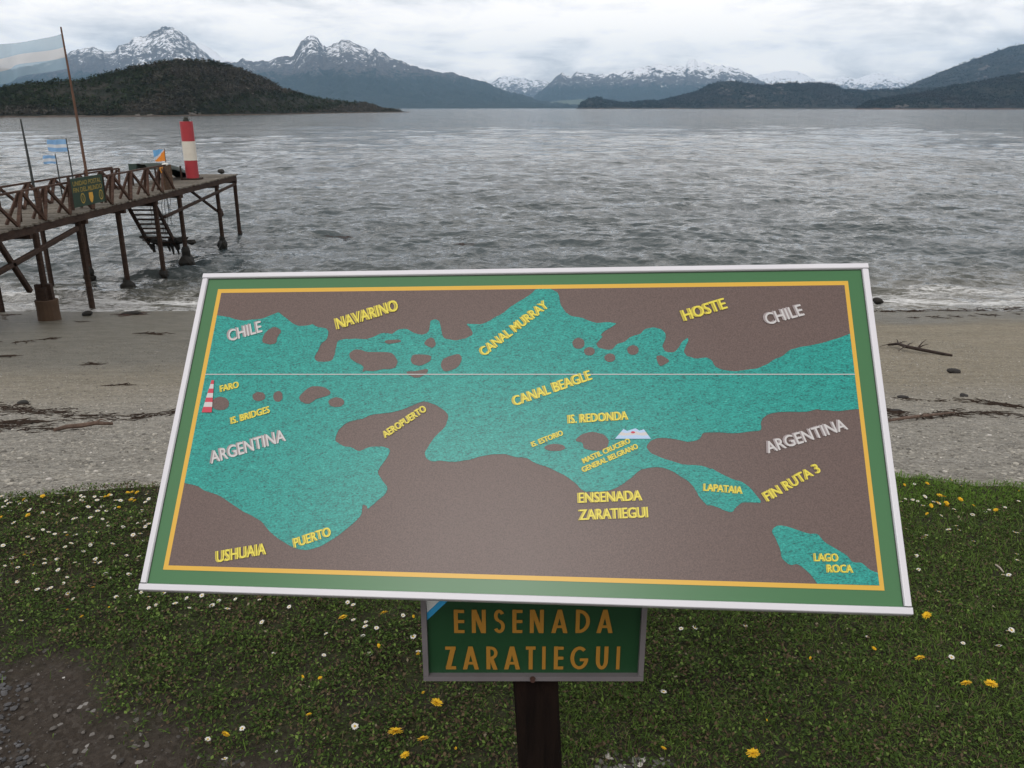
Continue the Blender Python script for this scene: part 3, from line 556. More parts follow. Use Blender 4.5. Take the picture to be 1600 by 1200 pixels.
    for i in range(9):
        q = MB(); c = A0+L_*(i+.5)/9; q.box(((sx0+sx1)/2, c[1], c[2]), (sx1-sx0, .20, .045)); q.build('tread', M_dk, so)
    q = MB(); r = random.Random(9)
    for i in range(12): q.blob((r.uniform(sx0-.25, sx1+.9), B0[1]+r.uniform(-.1, .3), B0[2]+.12+r.uniform(-.14, .14)), r.uniform(.10, .20), i, .7, 1, (1.5, 1, .7))
    for i in range(9): x = r.uniform(sx0, sx1+.7); q.tube([(x, B0[1], B0[2]), (x+.05, B0[1], B0[2]-r.uniform(.2, .42))], [.07, .03], 5)
    q.build('seaweed_mass', M_weed, so)
    # slack ropes hanging from the deck edge
    for i, (u0, u1, v1) in enumerate(((252, 256, 362), (257, 259, 366), (262, 263, 360), (259, 268, 352), (265, 267, 345), (236, 237, 352), (241, 243, 350))):
        q = MB(); a = on(u0, 300, 0, -13.3); b = on(u1, v1, 0, -13.3); q.tube([a+(b-a)*k/6+np.array([.03*math.sin(k*2+i), 0, 0]) for k in range(7)], .011, 4)
        q.build('rope', M_steelpole, t)
build_pier()
# lighthouse-like beacon at the pier end
def build_beacon():
    y = 33.75; X = -12.7; t = thing('beacon', 'red and white banded round beacon column standing at the pier end', 'beacon', (X, y, DZ))
    z0 = DZ; bands = [(z0, z0+.74, 1), (z0+.74, z0+1.46, 0), (z0+1.46, z0+2.20, 1)]; R = .245
    mr = plain('beacon_red', (.28, .022, .030), .5, .4, var=.25, scale=3); mw = plain('beacon_white', (.52, .49, .43), .6, .3, var=.12, scale=3)
    for a, b, c in bands:
        q = MB(); q.tube([(X, y, a), (X, y, a+.015), (X, y, b-.004)], [R+.008*(1-c)+.004, R+.006*(1-c), R+.006*(1-c)], 28)
        if c == 0:
            for zz in (a+.24, a+.48): q.tube([(X, y, zz-.006), (X, y, zz+.006)], [R+.012, R+.012], 28)
        q.build('red_band' if c else 'white_band', mr if c else mw, t, smooth=False)
    q = MB(); mk = plain('lamp_black', (.02, .025, .02), .5); zt = z0+2.2
    q.tube([(X, y, zt), (X, y, zt+.05), (X, y, zt+.051), (X, y, zt+.14), (X, y, zt+.17)], [.12, .12, .085, .085, .03], 12)
    for a in range(4): q.tube([(X+.10*math.cos(a*1.57), y+.10*math.sin(a*1.57), zt+.04), (X+.06*math.cos(a*1.57), y+.06*math.sin(a*1.57), zt+.18)], .014, 5)
    q.build('lamp', mk, t)
    q = MB(); q.box((X, y, z0+.03), (.62, .62, .06)); q.build('base_plate', M_dk, t)
build_beacon()
def cloth(name, x0, y0, zt, zb, L, parent, stripes, seed, droop=.0, Lb=None, nx=40, nz=15, wave=.12, taper=0.0):
    """waving flag: flies to -x from the mast line (x0,y0), striped across its height"""
    Lb = Lb or L; V = []; rl = root_loc(parent)
    for i in range(nx+1):
        s = i/nx
        for j in range(nz+1):
            h = j/nz; x = x0-(L*(1-h)+Lb*h)*s; off = s**.8
            y = y0+wave*off*(math.sin(s*7+h*2.1+seed)+.5*math.sin(s*13-h*3+seed*2)); z = zt+(zb-zt)*(h*(1-taper*s)+.5*taper*s)-droop*s+.05*(zt-zb)*off*math.sin(s*6+h*1.5+seed*3)
            V.append((x-rl[0], y-rl[1], z-rl[2]))
    me = bpy.data.meshes.new(name); F = [(i*(nz+1)+j, (i+1)*(nz+1)+j, (i+1)*(nz+1)+j+1, i*(nz+1)+j+1) for i in range(nx) for j in range(nz)]
    me.from_pydata(V, [], F); mats = [q for _, q in stripes]
    for p, f in zip(me.polygons, F):
        hh = (f[0] % (nz+1))/nz; k = 0
        for idx, (lim, _) in enumerate(stripes):
            if hh+1e-6 >= lim: k = idx
        p.material_index = k; p.use_smooth = True
    o = link(name, me, mats, parent); return o
def fabric(name, c, tr=.45, al=.0):
    m = Mat(name, .9, .1); n = m.noise(3, 3); m.col(m.mix(n, tuple(q*.88 for q in c), c)); t_ = m.N('ShaderNodeBsdfTranslucent'); t_.inputs[0].default_value = c+(1,)
    ms = m.N('ShaderNodeMixShader'); ms.inputs[0].default_value = tr; m.L(m.b.outputs[0], ms.inputs[1]); m.L(t_.outputs[0], ms.inputs[2]); last = ms.outputs[0]
    if al:
        tp = m.N('ShaderNodeBsdfTransparent'); m2 = m.N('ShaderNodeMixShader'); m2.inputs[0].default_value = al; m.L(last, m2.inputs[1]); m.L(tp.outputs[0], m2.inputs[2]); last = m2.outputs[0]
    m.L(last, m.nt.nodes['Material Output'].inputs[0]); return m.m
F_blue = fabric('flag_pale_blue', (.36, .50, .60), .5, .34); F_white = fabric('flag_pale_white', (.66, .64, .62), .5, .30)
F_sky = fabric('flag_sky_blue', (.24, .42, .66)); F_wh2 = fabric('flag_white', (.62, .65, .68)); F_or = fabric('flag_orange', (.75, .26, .05)); F_bl2 = fabric('flag_bright_blue', (.16, .38, .65))
def mast(u0, v0, u1, v1, X, r, label, m, name='flagpole'):
    a = on(u0, v0, 0, X); b = on(u1, v1, 0, X); base = np.array([X, a[1], DZ+0.0]); t = thing(name, label, 'flagpole', tuple(base), 'flagpoles along the pier')
    q = MB(); q.tube([base, a+(b-a)*.4, b], [r*1.15, r, r*.6], 8); q.build('pole', m, t); return t, a, b
t, a, b = mast(135, 267, 95, 42, XF+.3, .042, 'tallest rusty flagpole flying a large pale blue and white flag', M_rustpole)
fa = on(97.5, 52, 0, XF+.3); fb = on(104.5, 107, 0, XF+.3); cloth('flag', fa[0]-.03, fa[1], fa[2]-.02, fb[2], 3.4, t, [(0, F_blue), (.36, F_white), (.66, F_blue)], 1.2, droop=.62, wave=.6, nx=60, nz=24)
mast(53, 292, 32, 186, XF+.3, .036, 'bare dark flagpole without a flag, leftmost on the pier', M_steelpole)
t, a, b = mast(113, 272, 103, 216, XF+.3, .022, 'slim flagpole with the larger of two small blue and white flags', M_steelpole)
fa = on(103.3, 218, 0, XF+.3); fb = on(105, 237, 0, XF+.3); cloth('flag', fa[0], fa[1], fa[2], fb[2], .58, t, [(0, F_sky), (.36, F_wh2), (.66, F_sky)], 2.2, wave=.10, nx=24)
t, a, b = mast(93, 280, 86, 240, XF+.3, .020, 'short thin flagpole with the smallest blue and white flag', M_steelpole)
fa = on(86.3, 243, 0, XF+.3); fb = on(87.5, 256, 0, XF+.3); cloth('flag', fa[0], fa[1], fa[2], fb[2], .36, t, [(0, F_sky), (.36, F_wh2), (.66, F_sky)], 3.4, wave=.07, nx=20, nz=11)
t, a, b = mast(259.5, 259, 257, 232, XN-.15, .013, 'tiny flagpole with orange and bright blue flag on the railing end', M_steelpole)
t.location.z = float(a[2])-.02
for ch in t.children: bpy.data.objects.remove(ch)
q = MB(); q.tube([a, b], [.014, .010], 6); q.build('pole', M_steelpole, t)
fa = on(257.3, 234, 0, XN-.15); fb = on(258.6, 252, 0, XN-.15)
o = cloth('flag', fa[0], fa[1], fa[2], fb[2], .40, t, [(0, F_or), (.5, F_or), (.9, F_or)], 4.0, wave=.06, nx=20, nz=16)
o.data.materials[0] = F_or; o.data.materials[1] = F_wh2; o.data.materials[2] = F_bl2
for p in o.data.polygons:
    i = p.vertices[0]//17; j = p.vertices[0] % 17; s = i/20; h = j/16; dd = h-(.95-1.25*(1-s)) ; p.material_index = 0 if h > s*1.05-.02 and (h > .45 or s < .45) else (1 if h > s*.75-.05 else 2)
# pier name board with yellow lettering
def text_mesh(name, body, mats, place, parent, bold=.012, seed=0, copies=((0, 0, 0, 0),), shear=0.0):
    """letters as real flat meshes; place maps (x in widths 0..1, y in cap heights) to world"""
    cu = bpy.data.curves.new('tmp_text', 'FONT'); cu.body = body; cu.resolution_u = 3; cu.offset = bold; ob = bpy.data.objects.new('tmp_text', cu); SC.collection.objects.link(ob)
    me = ob.to_mesh(); V = np.array([v.co[:] for v in me.vertices]); F = [tuple(p.vertices) for p in me.polygons]; ob.to_mesh_clear()
    bpy.data.objects.remove(ob); bpy.data.curves.remove(cu)
    x0, x1 = V[:, 0].min(), V[:, 0].max(); H = .694
    if body[0] not in 'IO': pass
    mb = MB()
    for dx, dy, dz, mi in copies:
        mb.mi = mi; mb.add([place((x-x0)/(x1-x0), y/H, dx, dy, dz) for x, y, z in V], F)
    return mb.build(name, mats, parent)
def build_name_board():
    cs = [np.array(P(107.5, 279.5, XN+.12)), np.array(P(158, 272, XN+.12)), np.array(P(163, 312, XN+.12)), np.array(P(116, 324.5, XN+.12))]
    y0, y1 = cs[0][1], cs[1][1]; zt, zb = -.20, -.96; x = XN+.12
    t = thing('name_board', 'green board with faded yellow lettering hung on the pier railing', 'sign', (x, (y0+y1)/2, zb))
    g = MB(); g.box((x, (y0+y1)/2, (zt+zb)/2), (.03, y1-y0, zt-zb)); g.build('board', plain('board_green', (.014, .034, .020), .6, var=.3), t)
    for yy in (y0-.03, y1+.03): g = MB(); g.box((x, yy, (zt+zb)/2), (.06, .06, zt-zb+.10)); g.build('board_post', M_dk, t)
    my = plain('board_yellow', (.27, .20, .045), .7, var=.4, scale=20)
    # readable from the shore side: text runs towards the pier end
    def pl(xa, ya, zbase, hh, wdt):
        def f(a, b, dx, dy, dz): return (x+.018+dz, y0+xa+a*wdt, zbase+b*hh)
        return f
    Wb = y1-y0
    text_mesh('lettering', 'UNIDAD POSTAL', my, pl(.12, 0, zt-.20, .12, Wb-.24), t); text_mesh('lettering', 'FIN DEL MUNDO', my, pl(.10, 0, zt-.37, .12, Wb-.2), t)
    e = MB(); yc = (y0+y1)/2+.10; zc = zb+.19
    sh = [(-.11, .14), (.11, .14), (.12, 0), (.07, -.10), (0, -.15), (-.07, -.10), (-.12, 0)]; e.add([(x+.019, yc+a, zc+b) for a, b in sh], [tuple(range(7))]); e.build('shield_emblem', plain('emblem_orange', (.50, .27, .04), var=.4, scale=30), t)
    for c in (-.62, .78):
        e = MB(); n = 16
        for k in range(n):
            a0, a1 = 2*math.pi*k/n, 2*math.pi*(k+1)/n; f = lambda a, r_: (x+.019, yc+c*.75-.0+r_*math.cos(a), zc+.02+r_*1.15*math.sin(a))
            e.add([f(a0, .09), f(a1, .09), f(a1, .125), f(a0, .125)], [(0, 1, 2, 3)])
        e.box((x+.019, yc+c*.75, zc+.02), (.002, .03, .13)); e.build('round_emblem', my, t)
    e = MB()
    for i in range(9): e.box((x+.019, yc-.30+i*.075, zc+.205+.01*math.sin(i)), (.002, .045, .022))
    e.build('scroll', my, t)
build_name_board()
# green tarpaulin draped over a low frame beyond the railing
def build_tarp():
    t = thing('tarpaulin', 'dark green tarpaulin sloping down beside the red and white beacon', 'tarpaulin', (-13.3, 32.2, DZ))
    X = -13.9; pts = [P(202, 258, X), P(222, 256.5, X), P(245, 258, X), P(262, 264, X), P(276, 272, X), P(291, 281, X)]
    n = len(pts); V = []
    for j in range(7):
        s = j/6
        for i, p in enumerate(pts):
            V.append((p[0]+.7*s, p[1]-.05*s, p[2]+.05*math.sin(s*3.1)-.02*math.sin(i*2.2+j*1.9)-(.16 if j == 6 else 0)-(.12 if j == 0 else 0)))
    F = [(j*n+i, j*n+i+1, (j+1)*n+i+1, (j+1)*n+i) for j in range(6) for i in range(n-1)]
    m = plain('tarp_green', (.012, .024, .018), .65, .3, var=.4, scale=5); q = MB(); q.add(V, F)
    q.add([(v[0], v[1], v[2]-.018) for v in V], [f[::-1] for f in F]); q.build('sheet', m, t, smooth=True)
    for i in (0, 2, 4):
        q = MB()
        for dx in (.04, .9): p = pts[i]; q.beam((p[0]+dx, p[1]+.03, p[2]-.03), (p[0]+dx, p[1]+.03, DZ), .05, .05)
        q.build('frame_leg', M_dk, t)
    q = MB(); p = pts[0]; q.box((p[0]+.15, p[1]-.06, p[2]-.07), (.28, .10, .24)); q.build('end_box', plain('end_box_green', (.03, .05, .042)), t)
build_tarp()
q = MB(); a = P(345, 268.5, -12.6); q.blob((a[0], a[1], DZ+.09), .13, 4, .5, 2, (1.2, 1, .8)); tag(q.build('rope_coil', M_weed), 'small dark rope coil lying on the far end of the pier deck', 'rope')
# ================================================================ FOREGROUND MAP SIGN
E1 = np.array([0.99306834, -0.11178435, 0.0363253]); E2 = np.array([0.04387128, 0.64152842, 0.76584372])
E1 /= np.linalg.norm(E1); E2 -= E1*(E1@E2); E2 /= np.linalg.norm(E2); NN = np.cross(E1, E2)
def _q(u, v): d = ray(u, v); return d/abs(d@NN)
_w = np.linalg.norm(_q(1426, 961)-_q(218, 922)); _k = 1.30/_w
ORI = CAM+_q(218, 922)*_k            # bottom-left outer corner of the panel frame
_dist = (ORI-CAM)@NN
def ab(u, v):
    """where a spot of the printed map lies on the panel: metres along, metres up"""
    d = ray(u, v); p = CAM+d*(_dist/(d@NN))-ORI; return float(p@E1), float(p@E2)
def bp(a, b, c=0.0): return ORI+E1*a+E2*b+NN*c
BW, BH = 1.30, 1.30*.4874
def build_sign():
    pbx, pby = .046, 1.385
    t = thing('map_sign', 'large tilted panel with a printed map of channels on a dark wooden post', 'sign', (pbx, pby, 0))
    lean = .055
    # post: square timber with worn edges
    q = MB(); zt = .97
    def pp(z): return (pbx-lean*(z-.5)+.002, pby, z)
    q.beam(pp(-.25), pp(zt), .088, .088, up=(0, 1, 0), chamfer=.12)
    m = Mat('post_creosote', .9, .08); v = m.map(scale=(9, 9, .9)); n = m.noise(5, 8, .7, v, .6); n2 = m.noise(2.5, 4); m.col(m.mix(m.rng(n2, .35, .65), m.ramp(n, [(.3, (.005, .003, .003)), (.62, (.014, .008, .006)), (.8, (.030, .017, .012))]), m.ramp(n, [(.3, (.003, .0025, .002)), (.7, (.008, .006, .005))]))); m.bump(n, .7, .004)
    q.build('post', m.m, t)
    # panel sheet
    def sheet(name, pts, c, m, parent, th=.0):
        mb = MB(); n = len(pts); mb.add([bp(a, b, c) for a, b in pts], [tuple(range(n))]); return mb.build(name, m, parent)
    def vinyl(name, c, rough=.34, grain=None, var=.05):
        m = Mat(name, rough+.06, .34); n = m.noise(3, 3); base = m.mix(n, tuple(q*(1-var) for q in c), tuple(q*(1+var) for q in c))
        if grain == 'fine': g = m.noise(420, 3, .8); base = m.mix(m.rng(g, .35, .65), m.mix(.55, base, (c[0]*.45, c[1]*.45, c[2]*.45)), m.mix(.5, base, tuple(q*1.55 for q in c)))
        if grain == 'water':
            vec = m.map(scale=(1, 2.2, 2.2), rot=(0, 0, -.11)); g = m.noise(230, 3, .8, vec, .3); g2 = m.noise(60, 4, .6, vec)
            s = m.math('ADD', m.math('MULTIPLY', g, .8), m.math('MULTIPLY', g2, .25))
            base = m.ramp(s, [(.35, (.002, .030, .032)), (.43, (.003, .115, .105)), (.52, (.006, .215, .188)), (.64, (.012, .29, .25)), (.74, (.11, .42, .35))])
        m.col(base); m.rough(m.rng(m.noise(3, 2), .3, .7, rough-.012, rough+.015)); return m.m
    G = vinyl('panel_green', (.040, .130, .050), .30); YL = vinyl('print_yellow', (.54, .32, .038), .33); BR = vinyl('print_brown', (.096, .065, .058), .36, 'fine'); TL = vinyl('print_sea', (.018, .25, .2), .33, 'water')
    mb = MB(); vs = [bp(a, b, c) for c in (-.004, .0) for a, b in ((.006, .006), (BW-.006, .006), (BW-.006, BH-.006), (.006, BH-.006))]; mb.add(vs, [(0, 3, 2, 1), (4, 5, 6, 7), (0, 1, 5, 4), (1, 2, 6, 5), (2, 3, 7, 6), (3, 0, 4, 7)]); panel = mb.build('map_panel', G, t)
    # yellow border as four mitred strips, brown land inside it
    O = [ab(254, 890), ab(1384, 923), ab(1323, 438.7), ab(341.7, 452.5)]; I = [ab(262, 884), ab(1376, 914.5), ab(1317.5, 445.5), ab(347, 458)]
    def rect(C): a0 = (C[0][0]+C[3][0])/2; a1 = (C[1][0]+C[2][0])/2; b0 = (C[0][1]+C[1][1])/2; b1 = (C[2][1]+C[3][1])/2; return a0, b0, a1, b1
    o = rect(O); i_ = rect(I)
    c = .0006; mb = MB(); oc = [(o[0], o[1]), (o[2], o[1]), (o[2], o[3]), (o[0], o[3])]; ic = [(i_[0], i_[1]), (i_[2], i_[1]), (i_[2], i_[3]), (i_[0], i_[3])]
    mb.add([bp(a, b, c) for a, b in oc+ic], [(k, (k+1) % 4, (k+1) % 4+4, k+4) for k in range(4)]); mb.build('yellow_border', YL, panel)
    sheet('land_print', ic, .0006, BR, panel)
    def clampi(p): return (min(max(p[0], i_[0]+.0003), i_[2]-.0003), min(max(p[1], i_[1]+.0003), i_[3]-.0003))
    def smooth(pts, closed=True, it=1):
        for _ in range(it):
            r = []; n = len(pts)
            for k in range(n):
                a, b = pts[k], pts[(k+1) % n]; r += [(a[0]*.8+b[0]*.2, a[1]*.8+b[1]*.2), (a[0]*.2+b[0]*.8, a[1]*.2+b[1]*.8)]
            pts = r
        return pts
    def poly(name, px_, c, m, it=2, jit=.6):
        r = random.Random(len(px_)); pts = smooth(px_, it=1); pts = [(u+r.uniform(-jit, jit), v+r.uniform(-jit, jit)) for u, v in pts]; pts = smooth(pts, it=it-1)
        return sheet(name, [clampi(ab(u, v)) for u, v in pts], c, m, panel)
    up = [(300, 488), (342, 494), (355, 495), (370, 500), (382, 502), (395, 499.5), (412, 497.5), (425, 492.5), (434, 488), (440, 491), (450, 500), (460, 507.5), (470, 510.5), (482, 508.7), (490, 507), (497, 512), (510, 512.5), (514, 520), (511, 530), (502, 537.5), (498, 547.5), (491, 558.7), (495, 564.5), (507, 565.7), (518.7, 563.7), (523.7, 555), (525, 542.5), (528.7, 532.5), (537.5, 530), (552, 530), (575, 530), (587, 526), (592.5, 521.7), (602, 520), (612, 523), (622, 515), (635, 513.7), (645, 520), (657, 523.7), (667, 522), (671, 515), (672.5, 501), (680, 499), (687, 502), (690, 520), (695, 530), (710, 532.5), (725, 530), (737, 525), (740, 520), (735, 513.7), (728, 505), (740, 507), (752, 507.5), (770, 498.7), (785, 490), (800, 477.5), (815, 468.7), (830, 460), (840, 449), (855, 449), (870, 456), (873.7, 462.5), (875, 475), (882, 486), (892, 493.7), (907, 496), (922, 502.5), (935, 505), (950, 503.7), (965, 505), (955, 511), (942, 520), (938, 524), (942, 526), (935, 533.7), (931, 538.7), (937, 544.5), (952, 547.5), (958, 545), (965, 537.5), (975, 535), (985, 526), (1000, 522.5), (1007, 515), (1020, 511), (1032, 513.7), (1040, 520), (1040, 530), (1035, 540), (1037, 547.5), (1045, 551), (1055, 550.7), (1060, 543.7), (1065, 535), (1073.7, 527.5), (1075.5, 532.5), (1071, 542.5), (1068, 551), (1075, 557.5), (1087, 561), (1105, 558.7), (1112, 563.7), (1117, 572.5), (1127, 578), (1145, 581), (1165, 578.7), (1187, 575), (1202, 567.5), (1210, 561), (1222, 557.5), (1232, 547.5), (1247, 543), (1267, 540), (1287, 536), (1305, 530), (1330, 521), (1370, 510)]
    lo = [(1400, 640), (1340, 639), (1330, 640), (1305, 643), (1287, 641), (1275, 640), (1262, 643.7), (1242, 643.7), (1217, 643.7), (1200, 647.5), (1190, 655), (1188.7, 665), (1190, 673.7), (1165, 675.5), (1142, 677.5), (1120, 675.5), (1098, 675.5), (1095, 685), (1087, 689.5), (1072, 691), (1055, 686), (1030, 684.5), (1017, 687.5), (1009, 697), (1015, 708), (1030, 714), (1050, 721), (1069, 727), (1095, 727), (1109, 731.6), (1115, 734), (1140, 747.5), (1162, 754), (1172, 762.5), (1180, 772.5), (1191, 786), (1175, 785.5), (1160, 784.5), (1151, 791), (1144.5, 802), (1127, 796), (1112, 789), (1105, 790), (1096, 781), (1090, 772.5), (1085, 762.5), (1077, 754), (1065, 745), (1050, 736), (1035, 730.6), (1019, 729.7), (1000, 734), (989, 744), (979, 753), (962, 764), (947, 768), (923, 769), (912, 768), (904, 760), (895, 751), (880, 742), (857, 730.6), (839, 725), (820, 714.5), (805, 714.5), (785, 709), (765, 710.5), (747, 713.7), (735, 718.7), (707, 723), (690, 719.5), (675, 721.7), (665, 715), (663.7, 707.5), (670, 697.5), (677, 685), (690, 673.7), (698, 662.5), (701, 650), (695, 641), (680, 632.5), (665, 627), (650, 631), (630, 640), (605, 646), (580, 648.7), (565, 655), (545, 658.7), (530, 670), (523.7, 685), (525, 690), (535, 697), (552, 700), (561, 706.7), (570, 701), (585, 698), (600, 697.5), (610, 702.5), (607, 712.5), (595, 727.5), (590, 740), (597, 750), (606, 762.5), (602, 772.5), (592, 781), (582, 790), (575, 796), (572.5, 790), (567.5, 788), (565.5, 795), (566, 805), (550, 820), (527, 837.5), (507, 851), (485, 860), (462, 857.5), (440, 845), (420, 830), (407, 812.5), (385, 802.5), (365, 789), (342, 773.7), (322, 767.5), (307, 759), (290, 755), (240, 750)]
    poly('sea_print', up+lo, .0012, TL)
    poly('lake_print', [(1204, 830), (1212.6, 821.6), (1225, 821.6), (1261.5, 834), (1276, 833), (1287, 847), (1306, 857.7), (1323, 868), (1332.7, 879), (1346.5, 878.6), (1357, 889.6), (1372, 895), (1400, 899), (1400, 930), (1285, 926), (1276, 911), (1268, 899), (1246.6, 881), (1234, 884), (1221, 872.6), (1219, 860), (1212.6, 843)], .0012, TL)
    def ell(u, v, a, b, n=9): return [(u+a*math.cos(2*math.pi*k/n+.4), v+b*math.sin(2*math.pi*k/n+.4)) for k in range(n)]
    isles = [[(420, 515), (430, 510.5), (441, 517.5), (433.7, 527.5), (432.5, 537.5), (420, 539), (410, 535), (412.5, 523.7)],
             [(546, 552.5), (555, 546), (567, 547.5), (572, 551), (610, 550), (617, 556), (622.5, 566), (617.5, 576), (602, 577.5), (595, 577.5), (585, 581), (572, 579), (566, 582.5), (569, 572.5), (555, 566), (547, 560)],
             [(600, 532.5), (626, 531), (627, 535), (605, 538.7)], [(662, 537.5), (667, 530), (677, 527), (682, 540), (675, 545)],
             [(641, 562.5), (646, 553.7), (675, 555), (673, 565), (657, 572.5), (645, 570)], [(688, 572.5), (692, 561), (717, 552), (723, 560), (716, 575), (695, 582.5)],
             [(632, 581), (650, 580), (669.5, 576), (667, 585), (650, 592.5)], ell(904, 537, 10, 9), ell(921, 549.5, 9, 7), ell(953, 559.5, 9, 7), ell(989, 547.5, 9.5, 8),
             [(1025, 556), (1035, 556), (1047, 563.7), (1040, 569.5), (1031, 573), (1026, 564)], ell(345, 631, 14.5, 11), ell(405, 620, 11, 8, 6), ell(435, 620, 8, 9, 7),
             [(467, 620), (485, 603.7), (507, 605), (518, 612.5), (515, 618.7), (497, 622.5), (482, 632.5), (470, 627.5)], ell(526, 629, 13, 8), ell(867, 699.7, 17, 6),
             [(897, 689), (910, 678), (925, 675), (942, 678), (952, 689), (949, 699), (940, 704), (927, 705), (912, 701.6), (911, 692)]]
    for k, s in enumerate(isles): poly('island_print', s, .0018, BR, 2, .4)
    # thin white line ruled across the map
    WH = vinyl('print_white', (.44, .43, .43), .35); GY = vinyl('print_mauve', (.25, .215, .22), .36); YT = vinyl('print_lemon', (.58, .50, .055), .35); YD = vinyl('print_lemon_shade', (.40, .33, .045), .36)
    a0, b0 = ab(324, 585.5); a1, b1 = ab(1333, 585.5); mb = MB(); mb.add([bp(i_[0], b0-.0008, .0022), bp(i_[2], b1-.0008, .0022), bp(i_[2], b1+.0008, .0022), bp(i_[0], b0+.0008, .0022)], [(0, 1, 2, 3)]); mb.build('ruled_line', WH, panel)
    def word(body, s, e, cap, wh=False, off=1.0):
        s = np.array(ab(*s)); e = np.array(ab(*e)); ax = (e-s); L = np.linalg.norm(ax); ux = ax/L; uy = np.array([-ux[1], ux[0]])
        mid = s+ax*.5; # local height of one photo pixel across the baseline
        du = 1.0; H = cap
        def pl(x, y, dx, dy, dz):
            p = s+ax*x+uy*(y*H)+np.array([dx, dy])*H*off; return bp(p[0], p[1], .0024+dz)
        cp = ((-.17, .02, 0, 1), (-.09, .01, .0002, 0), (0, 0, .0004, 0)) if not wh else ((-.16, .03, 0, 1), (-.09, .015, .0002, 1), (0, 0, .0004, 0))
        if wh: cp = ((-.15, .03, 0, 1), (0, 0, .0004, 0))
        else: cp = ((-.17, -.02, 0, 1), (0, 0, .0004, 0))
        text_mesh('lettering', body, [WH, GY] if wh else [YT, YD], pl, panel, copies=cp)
    def cap_m(s, top): a = np.array(ab(*s)); b = np.array(ab(*top)); return float(np.linalg.norm(a-b))
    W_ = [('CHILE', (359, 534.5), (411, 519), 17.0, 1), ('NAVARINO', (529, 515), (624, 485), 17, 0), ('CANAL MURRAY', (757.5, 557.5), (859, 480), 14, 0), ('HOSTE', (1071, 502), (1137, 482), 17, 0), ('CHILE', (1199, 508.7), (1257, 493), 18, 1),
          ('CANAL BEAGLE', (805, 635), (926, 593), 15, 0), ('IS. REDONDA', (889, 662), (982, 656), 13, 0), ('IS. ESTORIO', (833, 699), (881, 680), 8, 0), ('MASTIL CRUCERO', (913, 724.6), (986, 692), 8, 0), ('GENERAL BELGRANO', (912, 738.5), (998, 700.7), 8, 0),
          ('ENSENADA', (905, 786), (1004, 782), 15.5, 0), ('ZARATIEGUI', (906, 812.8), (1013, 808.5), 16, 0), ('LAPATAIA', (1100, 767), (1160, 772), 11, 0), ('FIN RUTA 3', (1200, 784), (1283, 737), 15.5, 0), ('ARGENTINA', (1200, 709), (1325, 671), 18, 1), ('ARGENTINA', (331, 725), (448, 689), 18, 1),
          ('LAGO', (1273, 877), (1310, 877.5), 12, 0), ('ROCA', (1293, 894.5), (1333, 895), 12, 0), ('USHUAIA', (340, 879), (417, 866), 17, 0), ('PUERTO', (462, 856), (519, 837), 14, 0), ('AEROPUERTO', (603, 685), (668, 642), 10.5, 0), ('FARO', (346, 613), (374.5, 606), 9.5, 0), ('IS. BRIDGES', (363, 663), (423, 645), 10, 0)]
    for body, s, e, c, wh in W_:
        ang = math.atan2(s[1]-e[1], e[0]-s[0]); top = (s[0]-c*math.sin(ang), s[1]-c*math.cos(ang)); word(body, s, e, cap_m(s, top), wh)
    # little striped lighthouse drawing and the flag-coloured hill drawing
    RD = vinyl('print_red', (.42, .035, .06), .35); LB = vinyl('print_light_blue', (.33, .45, .62), .35)
    mb = MB(); lv = [(595, 2.0), (601, 2.6), (608, 3.6), (615, 4.4), (622, 5.2), (629, 6.0), (636.5, 6.9), (645, 7.8)]
    for k in range(len(lv)-1):
        (v0, h0), (v1, h1) = lv[k], lv[k+1]; c0 = 333.5-(v0-595)*.19; c1 = 333.5-(v1-595)*.19; mb.mi = k % 2 if k else 0
        mb.add([bp(*ab(c0-h0, v0), .0030), bp(*ab(c0+h0, v0), .0030), bp(*ab(c1+h1, v1), .0030), bp(*ab(c1-h1, v1), .0030)], [(3, 2, 1, 0)])
    mb.build('lighthouse_drawing', [RD, WH], panel)
    mb = MB(); tops = [(974, 671), (980, 674), (986, 672), (993, 670), (999, 673.5), (1006, 671.5)]
    def lerp(t_, b_, s): return (t_[0]+(b_[0]-t_[0])*s, t_[1]+(b_[1]-t_[1])*s)
    bots = [(961+k*11.2, 686.3) for k in range(6)]
    for mi, s0, s1 in ((0, 0, .28), (1, .28, .62), (0, .62, 1)):
        mb.mi = mi
        for k in range(5): mb.add([bp(*ab(*lerp(tops[k], bots[k], s1)), .0028), bp(*ab(*lerp(tops[k+1], bots[k+1], s1)), .0028), bp(*ab(*lerp(tops[k+1], bots[k+1], s0)), .0028), bp(*ab(*lerp(tops[k], bots[k], s0)), .0028)], [(0, 1, 2, 3)])
    mb.mi = 2; mb.add([bp(*ab(u, v), .0031) for u, v in ell(989, 676.3, 3.4, 1.8, 8)][::-1], [tuple(range(8))]); mb.build('hill_drawing', [LB, WH, RD], panel)
    # aluminium frame: top and bottom rails run through, sides butt between them
    AL = Mat('white_aluminium', .32, .5, .0); nn = AL.noise(5, 4); sc_ = AL.noise(40, 5, .7, AL.map(scale=(1, 12, 12))); AL.col(AL.mix(nn, (.50, .50, .54), (.58, .575, .61))); AL.rough(AL.rng(sc_, .3, .7, .28, .45)); AL = AL.m
    DK = plain('frame_shadow_gap', (.03, .035, .03), .6)
    fw = .0122
